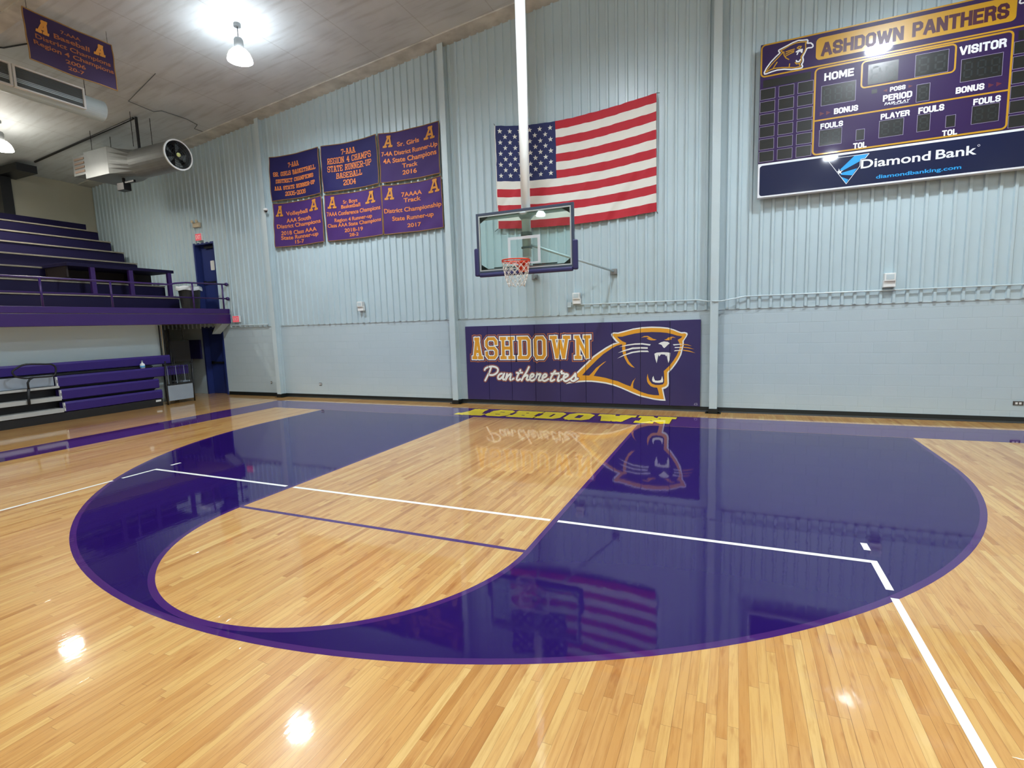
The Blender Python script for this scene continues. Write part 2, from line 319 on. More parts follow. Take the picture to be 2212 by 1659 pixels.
TR = {"white":[[1.048,1.495],[1.007,1.504],[0.914,1.616],[0.894,1.67],[0.908,1.699],[0.955,1.718],[1.049,1.713],[1.183,1.744],[1.381,1.792],[1.576,1.817],[1.769,1.823],[1.958,1.813],[2.108,1.793],[2.232,1.755],[2.331,1.71],[2.38,1.69],[2.453,1.692],[2.502,1.675],[2.514,1.643],[2.496,1.599],[2.46,1.542],[2.436,1.504],[2.437,1.421],[2.413,1.319],[2.389,1.216],[2.347,1.126],[2.286,1.023],[2.212,0.918],[2.131,0.826],[2.134,0.722],[2.138,0.59],[2.125,0.537],[2.075,0.49],[2.018,0.469],[2.038,0.364],[2.07,0.216],[1.961,0.218],[1.833,0.231],[1.704,0.258],[1.534,0.294],[1.375,0.354],[1.242,0.412],[1.107,0.47],[0.931,0.531],[0.766,0.567],[0.6,0.589],[0.445,0.603],[0.303,0.603],[0.174,0.593],[0.029,0.575],[-0.088,0.559],[-0.178,0.542],[-0.111,0.586],[0.002,0.681],[0.082,0.814],[0.179,0.907],[0.338,1.054],[0.481,1.192],[0.608,1.28],[0.775,1.388],[0.939,1.474]],"gold":[[1.085,1.485],[1.048,1.517],[0.961,1.615],[0.933,1.653],[0.935,1.682],[0.962,1.692],[1.049,1.683],[1.183,1.714],[1.381,1.765],[1.576,1.789],[1.769,1.795],[1.959,1.786],[2.109,1.767],[2.22,1.732],[2.331,1.682],[2.392,1.662],[2.453,1.666],[2.484,1.65],[2.484,1.622],[2.442,1.549],[2.408,1.508],[2.409,1.409],[2.388,1.319],[2.361,1.216],[2.316,1.126],[2.255,1.029],[2.187,0.931],[2.102,0.842],[2.102,0.721],[2.106,0.596],[2.088,0.55],[2.05,0.523],[1.986,0.498],[2.012,0.363],[2.035,0.247],[1.936,0.252],[1.833,0.262],[1.704,0.288],[1.534,0.326],[1.375,0.387],[1.242,0.444],[1.108,0.501],[0.931,0.563],[0.767,0.601],[0.6,0.622],[0.445,0.636],[0.303,0.637],[0.131,0.626],[0.015,0.607],[0.082,0.696],[0.108,0.792],[0.207,0.885],[0.366,1.031],[0.495,1.159],[0.622,1.248],[0.788,1.355],[0.953,1.445]],"navy":[[1.028,1.62],[1.142,1.618],[1.249,1.646],[1.42,1.683],[1.576,1.702],[1.769,1.708],[1.933,1.7],[2.084,1.684],[2.208,1.653],[2.307,1.618],[2.405,1.6],[2.381,1.569],[2.314,1.528],[2.351,1.448],[2.36,1.384],[2.333,1.294],[2.297,1.204],[2.236,1.101],[2.161,0.996],[2.086,0.918],[2.03,0.865],[2.036,0.799],[2.039,0.72],[2.039,0.615],[2.012,0.575],[1.935,0.56],[1.859,0.559],[1.781,0.584],[1.73,0.65],[1.701,0.73],[1.689,0.803],[1.672,0.716],[1.678,0.636],[1.704,0.583],[1.756,0.53],[1.82,0.505],[1.891,0.5],[1.916,0.427],[1.936,0.334],[1.833,0.334],[1.704,0.352],[1.547,0.398],[1.376,0.482],[1.376,0.577],[1.403,0.659],[1.439,0.713],[1.363,0.631],[1.316,0.515],[1.176,0.567],[1.041,0.626],[0.932,0.652],[0.768,0.698],[0.629,0.723],[0.489,0.743],[0.532,0.812],[0.632,0.951],[0.786,1.082],[0.716,1.047],[0.548,0.923],[0.462,0.826],[0.383,0.748],[0.22,0.754],[0.336,0.88],[0.465,1.006],[0.578,1.116],[0.718,1.239],[0.911,1.366],[1.02,1.423],[1.139,1.454],[1.138,1.357],[1.153,1.25],[1.193,1.142],[1.259,1.021],[1.338,0.954],[1.414,0.93],[1.351,0.994],[1.285,1.075],[1.233,1.182],[1.214,1.303],[1.207,1.397],[1.228,1.483],[1.142,1.518],[1.075,1.572]],"geyes":[[[1.55,1.59],[1.615,1.622],[1.692,1.625],[1.743,1.6],[1.807,1.56],[1.883,1.541],[1.832,1.527],[1.756,1.528],[1.705,1.548],[1.666,1.575],[1.717,1.581],[1.679,1.601],[1.615,1.6]],[[2.034,1.539],[2.084,1.548],[2.109,1.574],[2.165,1.595],[2.221,1.597],[2.276,1.571],[2.221,1.581],[2.184,1.572],[2.19,1.543],[2.147,1.528],[2.084,1.523]],[[2.418,1.44],[2.516,1.43],[2.6,1.394],[2.504,1.414],[2.418,1.424]],[[2.419,1.38],[2.54,1.366],[2.649,1.329],[2.528,1.35],[2.419,1.364]],[[2.419,1.319],[2.553,1.298],[2.674,1.247],[2.541,1.279],[2.419,1.3]]],"wbits":[[[1.915,1.454],[1.972,1.485],[2.034,1.5],[2.11,1.49],[2.157,1.457],[2.116,1.432],[2.072,1.387],[2.041,1.359],[2.016,1.374],[1.984,1.427]],[[1.833,1.239],[1.883,1.261],[1.997,1.271],[2.098,1.267],[2.167,1.254],[2.163,1.192],[2.155,1.114],[2.124,1.038],[2.105,1.127],[2.092,1.211],[2.079,1.179],[2.054,1.218],[1.972,1.225],[1.934,1.179],[1.915,1.219],[1.903,1.14],[1.881,1.035],[1.852,1.127]],[[1.814,0.757],[1.823,0.704],[1.846,0.658],[1.897,0.652],[1.961,0.663],[1.98,0.693],[1.996,0.759],[2.018,0.667],[2.012,0.621],[1.935,0.607],[1.859,0.609],[1.801,0.627],[1.784,0.664],[1.792,0.717]],[[1.074,1.391],[1.248,1.443],[1.419,1.467],[1.576,1.472],[1.756,1.443],[1.737,1.414],[1.576,1.439],[1.419,1.438],[1.261,1.42]],[[1.046,1.261],[1.18,1.323],[1.366,1.379],[1.549,1.386],[1.692,1.381],[1.692,1.345],[1.549,1.35],[1.366,1.342],[1.207,1.303]],[[1.025,1.136],[1.153,1.209],[1.339,1.282],[1.523,1.311],[1.692,1.31],[1.717,1.276],[1.549,1.278],[1.379,1.259],[1.206,1.209]],[[2.215,1.437],[2.369,1.445],[2.412,1.434],[2.234,1.411]],[[2.253,1.378],[2.413,1.377],[2.413,1.362],[2.253,1.356]],[[2.235,1.288],[2.259,1.31],[2.407,1.321],[2.395,1.304]]],"mark":[[2.648,0.138],[2.66,0.184],[2.714,0.189],[2.723,0.141]],"script":[[[-2.084,0.938],[-2.139,0.81],[-2.211,0.688],[-2.265,0.596]],[[-2.271,0.862],[-2.235,0.907],[-2.134,0.942],[-2.017,0.946],[-1.928,0.913],[-1.905,0.857],[-1.941,0.789],[-2.042,0.738],[-2.142,0.737]],[[-1.802,0.775],[-1.868,0.752],[-1.912,0.691],[-1.901,0.642],[-1.848,0.647],[-1.78,0.708],[-1.737,0.776],[-1.772,0.693],[-1.775,0.63],[-1.726,0.631]],[[-1.664,0.769],[-1.71,0.619],[-1.65,0.709],[-1.57,0.767],[-1.552,0.743],[-1.591,0.651],[-1.569,0.618],[-1.49,0.659]],[[-1.308,0.861],[-1.376,0.742],[-1.414,0.646],[-1.383,0.612],[-1.323,0.647]],[[-1.406,0.796],[-1.263,0.802]],[[-1.086,0.938],[-1.152,0.818],[-1.235,0.7],[-1.285,0.613]],[[-1.235,0.7],[-1.158,0.741],[-1.124,0.727],[-1.155,0.645],[-1.119,0.62],[-1.063,0.658]],[[-1.063,0.672],[-0.984,0.714],[-0.967,0.758],[-1.013,0.772],[-1.059,0.716],[-1.068,0.646],[-1.018,0.611],[-0.931,0.659],[-0.874,0.784]],[[-0.881,0.788],[-0.859,0.762],[-0.794,0.77],[-0.838,0.675],[-0.844,0.62],[-0.786,0.625]],[[-0.754,0.669],[-0.661,0.714],[-0.645,0.757],[-0.69,0.771],[-0.745,0.713],[-0.752,0.64],[-0.695,0.608],[-0.602,0.657]],[[-0.432,0.845],[-0.51,0.737],[-0.55,0.643],[-0.525,0.61],[-0.452,0.644]],[[-0.524,0.783],[-0.218,0.794]],[[-0.268,0.842],[-0.33,0.739],[-0.37,0.641],[-0.345,0.613],[-0.265,0.661]],[[-0.243,0.669],[-0.138,0.724],[-0.123,0.767],[-0.178,0.776],[-0.224,0.712],[-0.225,0.643],[-0.17,0.61],[-0.074,0.664]],[[-0.059,0.664],[0.023,0.743],[0.06,0.792],[0.063,0.729],[0.068,0.673],[0.02,0.618],[-0.038,0.629]],[[0.02,0.618],[0.116,0.676]]],"ash_box":[[-2.606,1.702],[-2.294,1.111],[0.458,1.663],[0.45,1.094]],"ash_x":[[-2.62,-2.281],[-2.256,-1.876],[-1.852,-1.426],[-1.394,-1.003],[-0.972,-0.622],[-0.569,-0.023],[0.02,0.454]],"floor_bot":[[-2.37,0.21],[-1.696,0.208],[-1.604,0.204],[-1.11,0.281],[-1.104,0.156],[-0.463,0.15],[-0.411,0.138],[0.075,0.196],[0.218,0.172],[0.738,0.24],[0.864,0.125],[1.507,0.174],[1.659,0.169],[2.351,0.175]],"floor_top":[[-2.177,0.968],[-1.988,0.979],[-1.8,0.874],[-1.287,0.917],[-1.175,0.899],[-0.578,0.937],[-0.495,0.914],[0.011,0.935],[0.12,0.893],[0.621,0.944],[0.772,0.889],[1.551,0.97],[1.643,0.931],[2.387,0.963]],"bubble":[[4.658,6.877],[4.67,6.496],[7.418,6.604],[7.399,6.793]],"inner":[[4.645,6.354],[4.704,4.843],[7.381,6.355],[7.414,4.851]],"clockbox":[[5.359,6.347],[5.396,5.885],[6.682,6.271],[6.681,5.845]],"midline":[[4.694,5.466],[7.377,5.444]],"dclock1":[[5.463,6.252],[5.478,5.91],[5.898,6.239],[5.91,5.915]],"dclock2":[[6.134,6.257],[6.151,5.911],[6.58,6.246],[6.587,5.904]],"dhome":[[4.769,6.031],[4.781,5.694],[5.288,6.031],[5.297,5.707]],"dvis":[[6.76,6.051],[6.763,5.701],[7.285,6.04],[7.291,5.699]],"dpos":[[6.179,5.774],[6.178,5.498],[6.354,5.77],[6.355,5.505]],"dfoulL":[[4.763,5.277],[4.768,5.008],[5.109,5.276],[5.109,5.008]],"dtolL":[[5.33,5.195],[5.337,5.014],[5.452,5.189],[5.455,5.016]],"dplayer":[[5.669,5.284],[5.676,5.005],[6.014,5.274],[6.02,5.006]],"dfoulM":[[6.212,5.284],[6.213,5.011],[6.384,5.279],[6.386,5.016]],"dtolR":[[6.603,5.199],[6.607,5.013],[6.725,5.203],[6.727,5.022]],"dfoulR":[[6.942,5.289],[6.945,5.01],[7.286,5.279],[7.286,5.009]],"dot":[[5.533,5.827],[5.535,5.758],[5.613,5.826],[5.616,5.759]],"stripL":[[3.823,6.33],[3.826,6.197],[4.597,6.321],[4.602,6.182]],"cells":[[3.779,6.167],[3.774,5.974],[4.03,6.168],[4.026,5.971]],"cells_last":[[3.789,5.05],[3.786,4.856],[4.022,5.07],[4.02,4.867]],"cells3":[[4.397,6.159],[4.402,5.985],[4.636,6.16],[4.637,5.989]],"cells3_last":[[4.406,5.032],[4.411,4.85],[4.644,5.039],[4.643,4.863]],"cells2":[[4.092,6.166],[4.096,5.99],[4.333,6.166],[4.334,5.988]],"tHOME":[[4.804,6.257],[4.813,6.118],[5.251,6.246],[5.262,6.109]],"tVIS":[[6.724,6.262],[6.731,6.125],[7.314,6.25],[7.327,6.116]],"tASH":[[4.74,6.722],[4.751,6.531],[5.949,6.764],[5.964,6.553]],"tPAN":[[6.069,6.775],[6.08,6.556],[7.317,6.759],[7.322,6.554]],"tBONL":[[4.975,5.63],[4.979,5.523],[5.342,5.614],[5.345,5.519]],"tBONR":[[6.706,5.634],[6.707,5.53],[7.075,5.625],[7.078,5.522]],"tPOSS":[[5.798,5.825],[5.798,5.748],[6.012,5.807],[6.02,5.737]],"tPER":[[5.705,5.711],[5.706,5.608],[6.113,5.692],[6.119,5.58]],"tFP":[[5.728,5.589],[5.727,5.536],[6.088,5.57],[6.087,5.522]],"tFL":[[4.775,5.398],[4.778,5.3],[5.124,5.39],[5.127,5.294]],"tTOLL":[[5.292,4.979],[5.296,4.876],[5.495,4.971],[5.499,4.871]],"tPLAY":[[5.682,5.406],[5.686,5.301],[6.096,5.392],[6.101,5.3]],"tFM":[[6.217,5.41],[6.219,5.305],[6.567,5.399],[6.57,5.295]],"tTOLR":[[6.561,4.98],[6.563,4.879],[6.763,4.972],[6.764,4.882]],"tFR":[[6.947,5.411],[6.954,5.307],[7.299,5.396],[7.3,5.3]],"tDB":[[5.42,4.681],[5.423,4.52],[7.075,4.663],[7.081,4.509]],"tdb":[[5.66,4.433],[5.658,4.349],[6.848,4.398],[6.854,4.296]],"dtri":[[4.9,4.76],[5.541,4.764],[5.486,4.688],[5.424,4.685],[5.412,4.648],[5.412,4.571],[5.214,4.29],[5.073,4.502]],"dr1":[[5.322,4.758],[5.536,4.76],[5.483,4.692],[5.421,4.688],[5.4,4.65],[5.148,4.525],[5.109,4.55]],"dr2":[[5.143,4.493],[5.371,4.538],[5.301,4.428],[5.121,4.46]],"dr3":[[5.152,4.413],[5.246,4.361],[5.214,4.3],[5.122,4.424]],"dstar":[[5.091,4.572],[5.11,4.527],[5.159,4.536],[5.125,4.505],[5.144,4.47],[5.108,4.488],[5.086,4.478],[5.081,4.514],[5.064,4.523],[5.086,4.533]],"kw":[[3.843,6.435],[3.838,6.463],[3.873,6.533],[3.945,6.624],[4.026,6.698],[4.091,6.749],[4.069,6.78],[4.069,6.799],[4.096,6.81],[4.203,6.845],[4.292,6.877],[4.38,6.894],[4.451,6.882],[4.522,6.874],[4.533,6.854],[4.526,6.814],[4.581,6.806],[4.612,6.771],[4.617,6.741],[4.6,6.726],[4.535,6.732],[4.518,6.722],[4.493,6.666],[4.46,6.598],[4.47,6.539],[4.463,6.503],[4.446,6.478],[4.462,6.437],[4.452,6.415],[4.386,6.413],[4.282,6.422],[4.169,6.451],[4.055,6.461],[3.963,6.451],[3.871,6.432]],"kg":[[[3.863,6.46],[3.892,6.505],[3.973,6.594],[4.063,6.676],[4.138,6.745],[4.101,6.782],[4.159,6.802],[4.248,6.839],[4.337,6.859],[4.425,6.858],[4.509,6.843],[4.497,6.806],[4.504,6.739],[4.484,6.678],[4.433,6.609],[4.439,6.546],[4.427,6.511],[4.405,6.492],[4.429,6.444],[4.349,6.439],[4.236,6.466],[4.122,6.488],[4.012,6.499],[3.939,6.49],[3.863,6.46]],[[4.152,6.752],[4.158,6.693],[4.191,6.638],[4.237,6.604]],[[4.188,6.744],[4.26,6.756],[4.322,6.761]],[[4.184,6.706],[4.251,6.729],[4.314,6.734]],[[4.185,6.673],[4.252,6.696],[4.314,6.715]],[[4.047,6.598],[3.985,6.505]],[[4.253,6.524],[4.245,6.469]],[[4.342,6.529],[4.365,6.5],[4.414,6.504]],[[4.366,6.77],[4.392,6.79],[4.432,6.783],[4.411,6.75],[4.366,6.77]]],"kwb":[[[4.355,6.706],[4.394,6.726],[4.447,6.728],[4.442,6.678],[4.426,6.709],[4.386,6.704],[4.369,6.661]],[[4.359,6.559],[4.366,6.536],[4.404,6.532],[4.425,6.563]]]}

YW = 1.72                      # face of the end wall
XL, XR, YR = -17.4, 17.4, -29.0
def ceil_z(x): return 7.2 + 0.0968 * (17.4 - abs(x))

# ------------------------------------------------------------------ materials
def wood_floor():
    m = bpy.data.materials.new('maple_strip_floor'); m.use_nodes = True; nt = m.node_tree; L = nt.links.new
    b = nt.nodes['Principled BSDF']; tc = N(nt, 'ShaderNodeTexCoord'); sp = N(nt, 'ShaderNodeSeparateXYZ'); L(tc.outputs['Object'], sp.inputs[0])
    def mth(op, a, bb=None, c=None):
        n = N(nt, 'ShaderNodeMath', operation=op)
        for i, q in enumerate((a, bb, c)):
            if q is None: continue
            if isinstance(q, (int, float)): n.inputs[i].default_value = q
            else: L(q, n.inputs[i])
        return n.outputs[0]
    W = 0.051
    row = mth('FLOOR', mth('DIVIDE', sp.outputs[0], W))
    wn = N(nt, 'ShaderNodeTexWhiteNoise', noise_dimensions='1D'); L(row, wn.inputs['W'])
    yy = mth('ADD', mth('DIVIDE', sp.outputs[1], 1.05), mth('MULTIPLY', wn.outputs['Value'], 17.0))
    cell = mth('FLOOR', yy)
    cb = N(nt, 'ShaderNodeCombineXYZ'); L(row, cb.inputs[0]); L(cell, cb.inputs[1])
    wc = N(nt, 'ShaderNodeTexWhiteNoise', noise_dimensions='2D'); L(cb.outputs[0], wc.inputs['Vector'])
    cr = N(nt, 'ShaderNodeValToRGB'); e = cr.color_ramp.elements
    e[0].position = 0.0; e[0].color = lin('#b98340'); e[1].position = 1.0; e[1].color = lin('#deba76')
    for ps, c in ((0.06, '#c89450'), (0.3, '#cf9f5c'), (0.6, '#d4a662'), (0.9, '#d9b06a')):
        q = cr.color_ramp.elements.new(ps); q.color = lin(c)
    L(wc.outputs['Value'], cr.inputs[0])
    # grain, stretched along the strips, different in each strip
    mp = N(nt, 'ShaderNodeCombineXYZ'); L(mth('MULTIPLY', sp.outputs[0], 26.0), mp.inputs[0]); L(mth('MULTIPLY', sp.outputs[1], 1.6), mp.inputs[1])
    L(mth('MULTIPLY', wc.outputs['Value'], 40.0), mp.inputs[2])
    g = N(nt, 'ShaderNodeTexNoise'); g.inputs['Scale'].default_value = 1.6; g.inputs['Detail'].default_value = 7; g.inputs['Roughness'].default_value = 0.62; L(mp.outputs[0], g.inputs['Vector'])
    gr = N(nt, 'ShaderNodeValToRGB'); q = gr.color_ramp.elements; q[0].position = 0.28; q[0].color = (0.76, 0.64, 0.50, 1); q[1].position = 0.55; q[1].color = (1, 1, 1, 1)
    L(g.outputs['Fac'], gr.inputs[0])
    mx = N(nt, 'ShaderNodeMixRGB', blend_type='MULTIPLY'); mx.inputs[0].default_value = 0.9; L(cr.outputs[0], mx.inputs[1]); L(gr.outputs[0], mx.inputs[2])
    # knots and mineral streaks
    mp2 = N(nt, 'ShaderNodeCombineXYZ'); L(mth('MULTIPLY', sp.outputs[0], 9.0), mp2.inputs[0]); L(mth('MULTIPLY', sp.outputs[1], 2.2), mp2.inputs[1]); L(mth('MULTIPLY', wc.outputs['Value'], 9.0), mp2.inputs[2])
    k = N(nt, 'ShaderNodeTexNoise'); k.inputs['Scale'].default_value = 1.5; k.inputs['Detail'].default_value = 3; L(mp2.outputs[0], k.inputs['Vector'])
    kr = N(nt, 'ShaderNodeValToRGB'); q = kr.color_ramp.elements; q[0].position = 0.61; q[0].color = (1, 1, 1, 1); q[1].position = 0.76; q[1].color = (0.62, 0.40, 0.24, 1); L(k.outputs['Fac'], kr.inputs[0])
    m2 = N(nt, 'ShaderNodeMixRGB', blend_type='MULTIPLY'); m2.inputs[0].default_value = 0.8; L(mx.outputs[0], m2.inputs[1]); L(kr.outputs[0], m2.inputs[2])
    # joints
    fx = mth('FRACT', mth('DIVIDE', sp.outputs[0], W)); ed = mth('MINIMUM', fx, mth('SUBTRACT', 1.0, fx))
    fy = mth('FRACT', yy); ey = mth('MINIMUM', fy, mth('SUBTRACT', 1.0, fy))
    # a few joints stand open and read as dark lines, most are tight
    ja = mth('LESS_THAN', ed, mth('MULTIPLY_ADD', mth('POWER', wn.outputs['Value'], 5.0), 0.028, 0.013)); jb = mth('LESS_THAN', ey, 0.0009)
    jo = mth('MAXIMUM', ja, jb)
    m3 = N(nt, 'ShaderNodeMixRGB', blend_type='MIX'); L(mth('MULTIPLY', jo, 0.62), m3.inputs[0]); L(m2.outputs[0], m3.inputs[1]); m3.inputs[2].default_value = lin('#6d4a22')
    bn = N(nt, 'ShaderNodeTexNoise'); bn.inputs['Scale'].default_value = 0.55; bn.inputs['Detail'].default_value = 4; L(tc.outputs['Object'], bn.inputs['Vector'])
    bc = N(nt, 'ShaderNodeValToRGB'); q = bc.color_ramp.elements; q[0].position = 0.35; q[0].color = (0.90, 0.86, 0.80, 1); q[1].position = 0.65; q[1].color = (1.04, 1.04, 1.02, 1); L(bn.outputs['Fac'], bc.inputs[0])
    m4 = N(nt, 'ShaderNodeMixRGB', blend_type='MULTIPLY'); m4.inputs[0].default_value = 0.8; L(m3.outputs[0], m4.inputs[1]); L(bc.outputs[0], m4.inputs[2])
    L(m4.outputs[0], b.inputs['Base Color'])
    b.inputs['Roughness'].default_value = 0.34; b.inputs['Specular IOR Level'].default_value = 0.25
    b.inputs['Coat Weight'].default_value = 1.0; b.inputs['Coat Roughness'].default_value = 0.045; b.inputs['Coat IOR'].default_value = 1.5
    # the lacquer waves a little from strip to strip
    mp3 = N(nt, 'ShaderNodeCombineXYZ'); L(mth('MULTIPLY', sp.outputs[0], 1.0), mp3.inputs[0]); L(mth('MULTIPLY', sp.outputs[1], 0.3), mp3.inputs[1])
    wv = N(nt, 'ShaderNodeTexNoise'); wv.inputs['Scale'].default_value = 22.0; wv.inputs['Detail'].default_value = 2; L(mp3.outputs[0], wv.inputs['Vector'])
    hgt = mth('ADD', wv.outputs['Fac'], mth('MULTIPLY', wc.outputs['Value'], 0.25))
    bp = N(nt, 'ShaderNodeBump'); bp.inputs['Strength'].default_value = 1.0; bp.inputs['Distance'].default_value = 0.00035; L(hgt, bp.inputs['Height'])
    L(bp.outputs[0], b.inputs['Coat Normal'])
    return m
def floor_paint(name, col, coat=1.0):
    m = bpy.data.materials.new(name); m.use_nodes = True; nt = m.node_tree; L = nt.links.new
    b = nt.nodes['Principled BSDF']; b.inputs['Base Color'].default_value = lin(col)
    b.inputs['Roughness'].default_value = 0.6; b.inputs['Specular IOR Level'].default_value = 0.0
    b.inputs['Coat Weight'].default_value = coat; b.inputs['Coat Roughness'].default_value = 0.04
    tc = N(nt, 'ShaderNodeTexCoord'); mp = N(nt, 'ShaderNodeMapping'); mp.inputs['Scale'].default_value = (1, 0.3, 1); L(tc.outputs['Object'], mp.inputs[0])
    wv = N(nt, 'ShaderNodeTexNoise'); wv.inputs['Scale'].default_value = 20.0; wv.inputs['Detail'].default_value = 2; L(mp.outputs[0], wv.inputs['Vector'])
    bp = N(nt, 'ShaderNodeBump'); bp.inputs['Strength'].default_value = 1.0; bp.inputs['Distance'].default_value = 0.00022; L(wv.outputs['Fac'], bp.inputs['Height']); L(bp.outputs[0], b.inputs['Coat Normal'])
    return m
M_WOOD = wood_floor()
M_FIELD = floor_paint('purple_court_paint', '#231056', 0.9); M_BAND = floor_paint('violet_court_paint', '#462468')
M_LINE = floor_paint('white_line_paint', '#f2f5f0'); M_YEL = floor_paint('yellow_court_paint', '#f0dc1c'); M_MAR = floor_paint('maroon_edge_paint', '#4a1c3c')

def block_mat():
    m = bpy.data.materials.new('painted_block_wall'); m.use_nodes = True; nt = m.node_tree; L = nt.links.new
    b = nt.nodes['Principled BSDF']; tc = N(nt, 'ShaderNodeTexCoord'); sp = N(nt, 'ShaderNodeSeparateXYZ'); L(tc.outputs['Object'], sp.inputs[0])
    ad = N(nt, 'ShaderNodeMath', operation='ADD'); L(sp.outputs[0], ad.inputs[0]); L(sp.outputs[1], ad.inputs[1])
    cb = N(nt, 'ShaderNodeCombineXYZ'); L(ad.outputs[0], cb.inputs[0]); L(sp.outputs[2], cb.inputs[1])
    br = N(nt, 'ShaderNodeTexBrick'); L(cb.outputs[0], br.inputs['Vector']); br.inputs['Scale'].default_value = 1.0
    br.inputs['Brick Width'].default_value = 0.406; br.inputs['Row Height'].default_value = 0.2032; br.inputs['Mortar Size'].default_value = 0.006; br.inputs['Mortar Smooth'].default_value = 0.4
    br.inputs['Color1'].default_value = lin('#b5c6cd'); br.inputs['Color2'].default_value = lin('#b2c4cb'); br.inputs['Mortar'].default_value = lin('#aec0c7')
    L(br.outputs['Color'], b.inputs['Base Color']); b.inputs['Roughness'].default_value = 0.38
    no = N(nt, 'ShaderNodeTexNoise'); no.inputs['Scale'].default_value = 60; L(tc.outputs['Object'], no.inputs['Vector'])
    b1 = N(nt, 'ShaderNodeBump', invert=True); b1.inputs['Distance'].default_value = 0.003; b1.inputs['Strength'].default_value = 0.6; L(br.outputs['Fac'], b1.inputs['Height'])
    b2 = N(nt, 'ShaderNodeBump'); b2.inputs['Distance'].default_value = 0.0012; b2.inputs['Strength'].default_value = 0.5; L(no.outputs['Fac'], b2.inputs['Height']); L(b1.outputs[0], b2.inputs['Normal'])
    L(b2.outputs[0], b.inputs['Normal']); return m
M_BLOCK = block_mat()
M_SIDING = mat('white_ribbed_siding', '#b6cad1', 0.33, var=0.05, vscale=0.8, bump=0.0006, bscale=6)
M_WHITEP = mat('white_painted_steel', '#bccdd2', 0.35, var=0.05, vscale=2)
M_CEIL = mat('faced_roof_insulation', '#ccd3d6', 0.6, var=0.16, vscale=0.9, bump=0.02, bscale=1.6)
def ceiling_mat():
    m = M_CEIL; nt = m.node_tree; L = nt.links.new; b = nt.nodes['Principled BSDF']
    tc = N(nt, 'ShaderNodeTexCoord'); sp = N(nt, 'ShaderNodeSeparateXYZ'); L(tc.outputs['Object'], sp.inputs[0])
    # lapped seams of the insulation over the purlins
    d = N(nt, 'ShaderNodeMath', operation='DIVIDE'); d.inputs[1].default_value = 1.52; L(sp.outputs[0], d.inputs[0])
    f = N(nt, 'ShaderNodeMath', operation='FRACT'); L(d.outputs[0], f.inputs[0])
    c = N(nt, 'ShaderNodeValToRGB'); e = c.color_ramp.elements; e[0].position = 0.0; e[0].color = (0.70, 0.68, 0.66, 1); e[1].position = 0.016; e[1].color = (1, 1, 1, 1)
    L(f.outputs[0], c.inputs[0])
    src = b.inputs['Base Color'].links[0].from_socket
    mx = N(nt, 'ShaderNodeMixRGB', blend_type='MULTIPLY'); mx.inputs[0].default_value = 1.0; L(src, mx.inputs[1]); L(c.outputs[0], mx.inputs[2])
    # fine creases running across the hall
    mp = N(nt, 'ShaderNodeMapping'); mp.inputs['Scale'].default_value = (0.9, 7.0, 1); L(tc.outputs['Object'], mp.inputs[0])
    n = N(nt, 'ShaderNodeTexNoise'); n.inputs['Scale'].default_value = 1.2; n.inputs['Detail'].default_value = 6; L(mp.outputs[0], n.inputs['Vector'])
    r = N(nt, 'ShaderNodeValToRGB'); e = r.color_ramp.elements; e[0].position = 0.3; e[0].color = (0.84, 0.83, 0.82, 1); e[1].position = 0.5; e[1].color = (1, 1, 1, 1); L(n.outputs['Fac'], r.inputs[0])
    m2 = N(nt, 'ShaderNodeMixRGB', blend_type='MULTIPLY'); m2.inputs[0].default_value = 1.0; L(mx.outputs[0], m2.inputs[1]); L(r.outputs[0], m2.inputs[2])
    L(m2.outputs[0], b.inputs['Base Color'])
ceiling_mat()
M_FLANGE = mat('rafter_flange', '#cfcfc8', 0.5, var=0.35, vscale=2.5)
M_BLACK = mat('black_rubber', '#101614', 0.45)
M_BLACKM = mat('black_metal', '#17191c', 0.4)
M_NAVYPAD = mat('navy_purple_vinyl', '#332b5e', 0.42, bump=0.0008, bscale=60)
M_GOLD = mat('printed_gold', '#dc9c28', 0.45); M_WHITEPR = mat('printed_white', '#e8ebe8', 0.45); M_NAVYPR = mat('printed_navy', '#332b5c', 0.45); M_COPPER = mat('printed_copper', '#c4733e', 0.45)
M_GREYPR = mat('printed_grey', '#8b8aa0', 0.5)
M_PURPLE = mat('purple_painted_steel', '#381f62', 0.35, var=0.06, vscale=1.5)
M_PURPLEB = mat('blue_purple_plastic', '#33246f', 0.45, spec=0.3)
M_PURPLE_DIM = mat('dimmed_purple_paint', '#130e36', 0.6, spec=0.25)  # dim light over the balcony rows is put into this darker purple
M_BLUE = mat('blue_door_paint', '#25336e', 0.4, var=0.05, vscale=2)
M_SEATW = mat('bare_plank_edge', '#8d897c', 0.5, var=0.15, vscale=6)
M_GREYD = mat('grey_deck', '#8e9aa6', 0.45, var=0.08, vscale=4)
M_GALV = mat('galvanised_sheet', '#8f9394', 0.48, metal=0.7, var=0.12, vscale=3)
M_DGREY = mat('dark_grey_grille', '#5c6363', 0.6)
M_CREAM = mat('cream_soffit', '#c3b79c', 0.6)
M_ORANGE = mat('orange_rim_paint', '#e0401c', 0.35)
M_NET = mat('white_cord', '#ddd9cf', 0.7)
M_FRAME = mat('slate_frame', '#3f4a5e', 0.35, metal=0.2)
M_ALU = mat('aluminium_strip', '#b9c2c2', 0.35, metal=0.5)
M_NAVYRUB = mat('navy_edge_padding', '#2b2c5e', 0.4)
M_PLAST = mat('white_plastic', '#dfe3e2', 0.4); M_BAG = mat('bin_liner', '#cfd8dc', 0.3)
M_STEELD = mat('dark_steel', '#2a2d30', 0.4, metal=0.5)
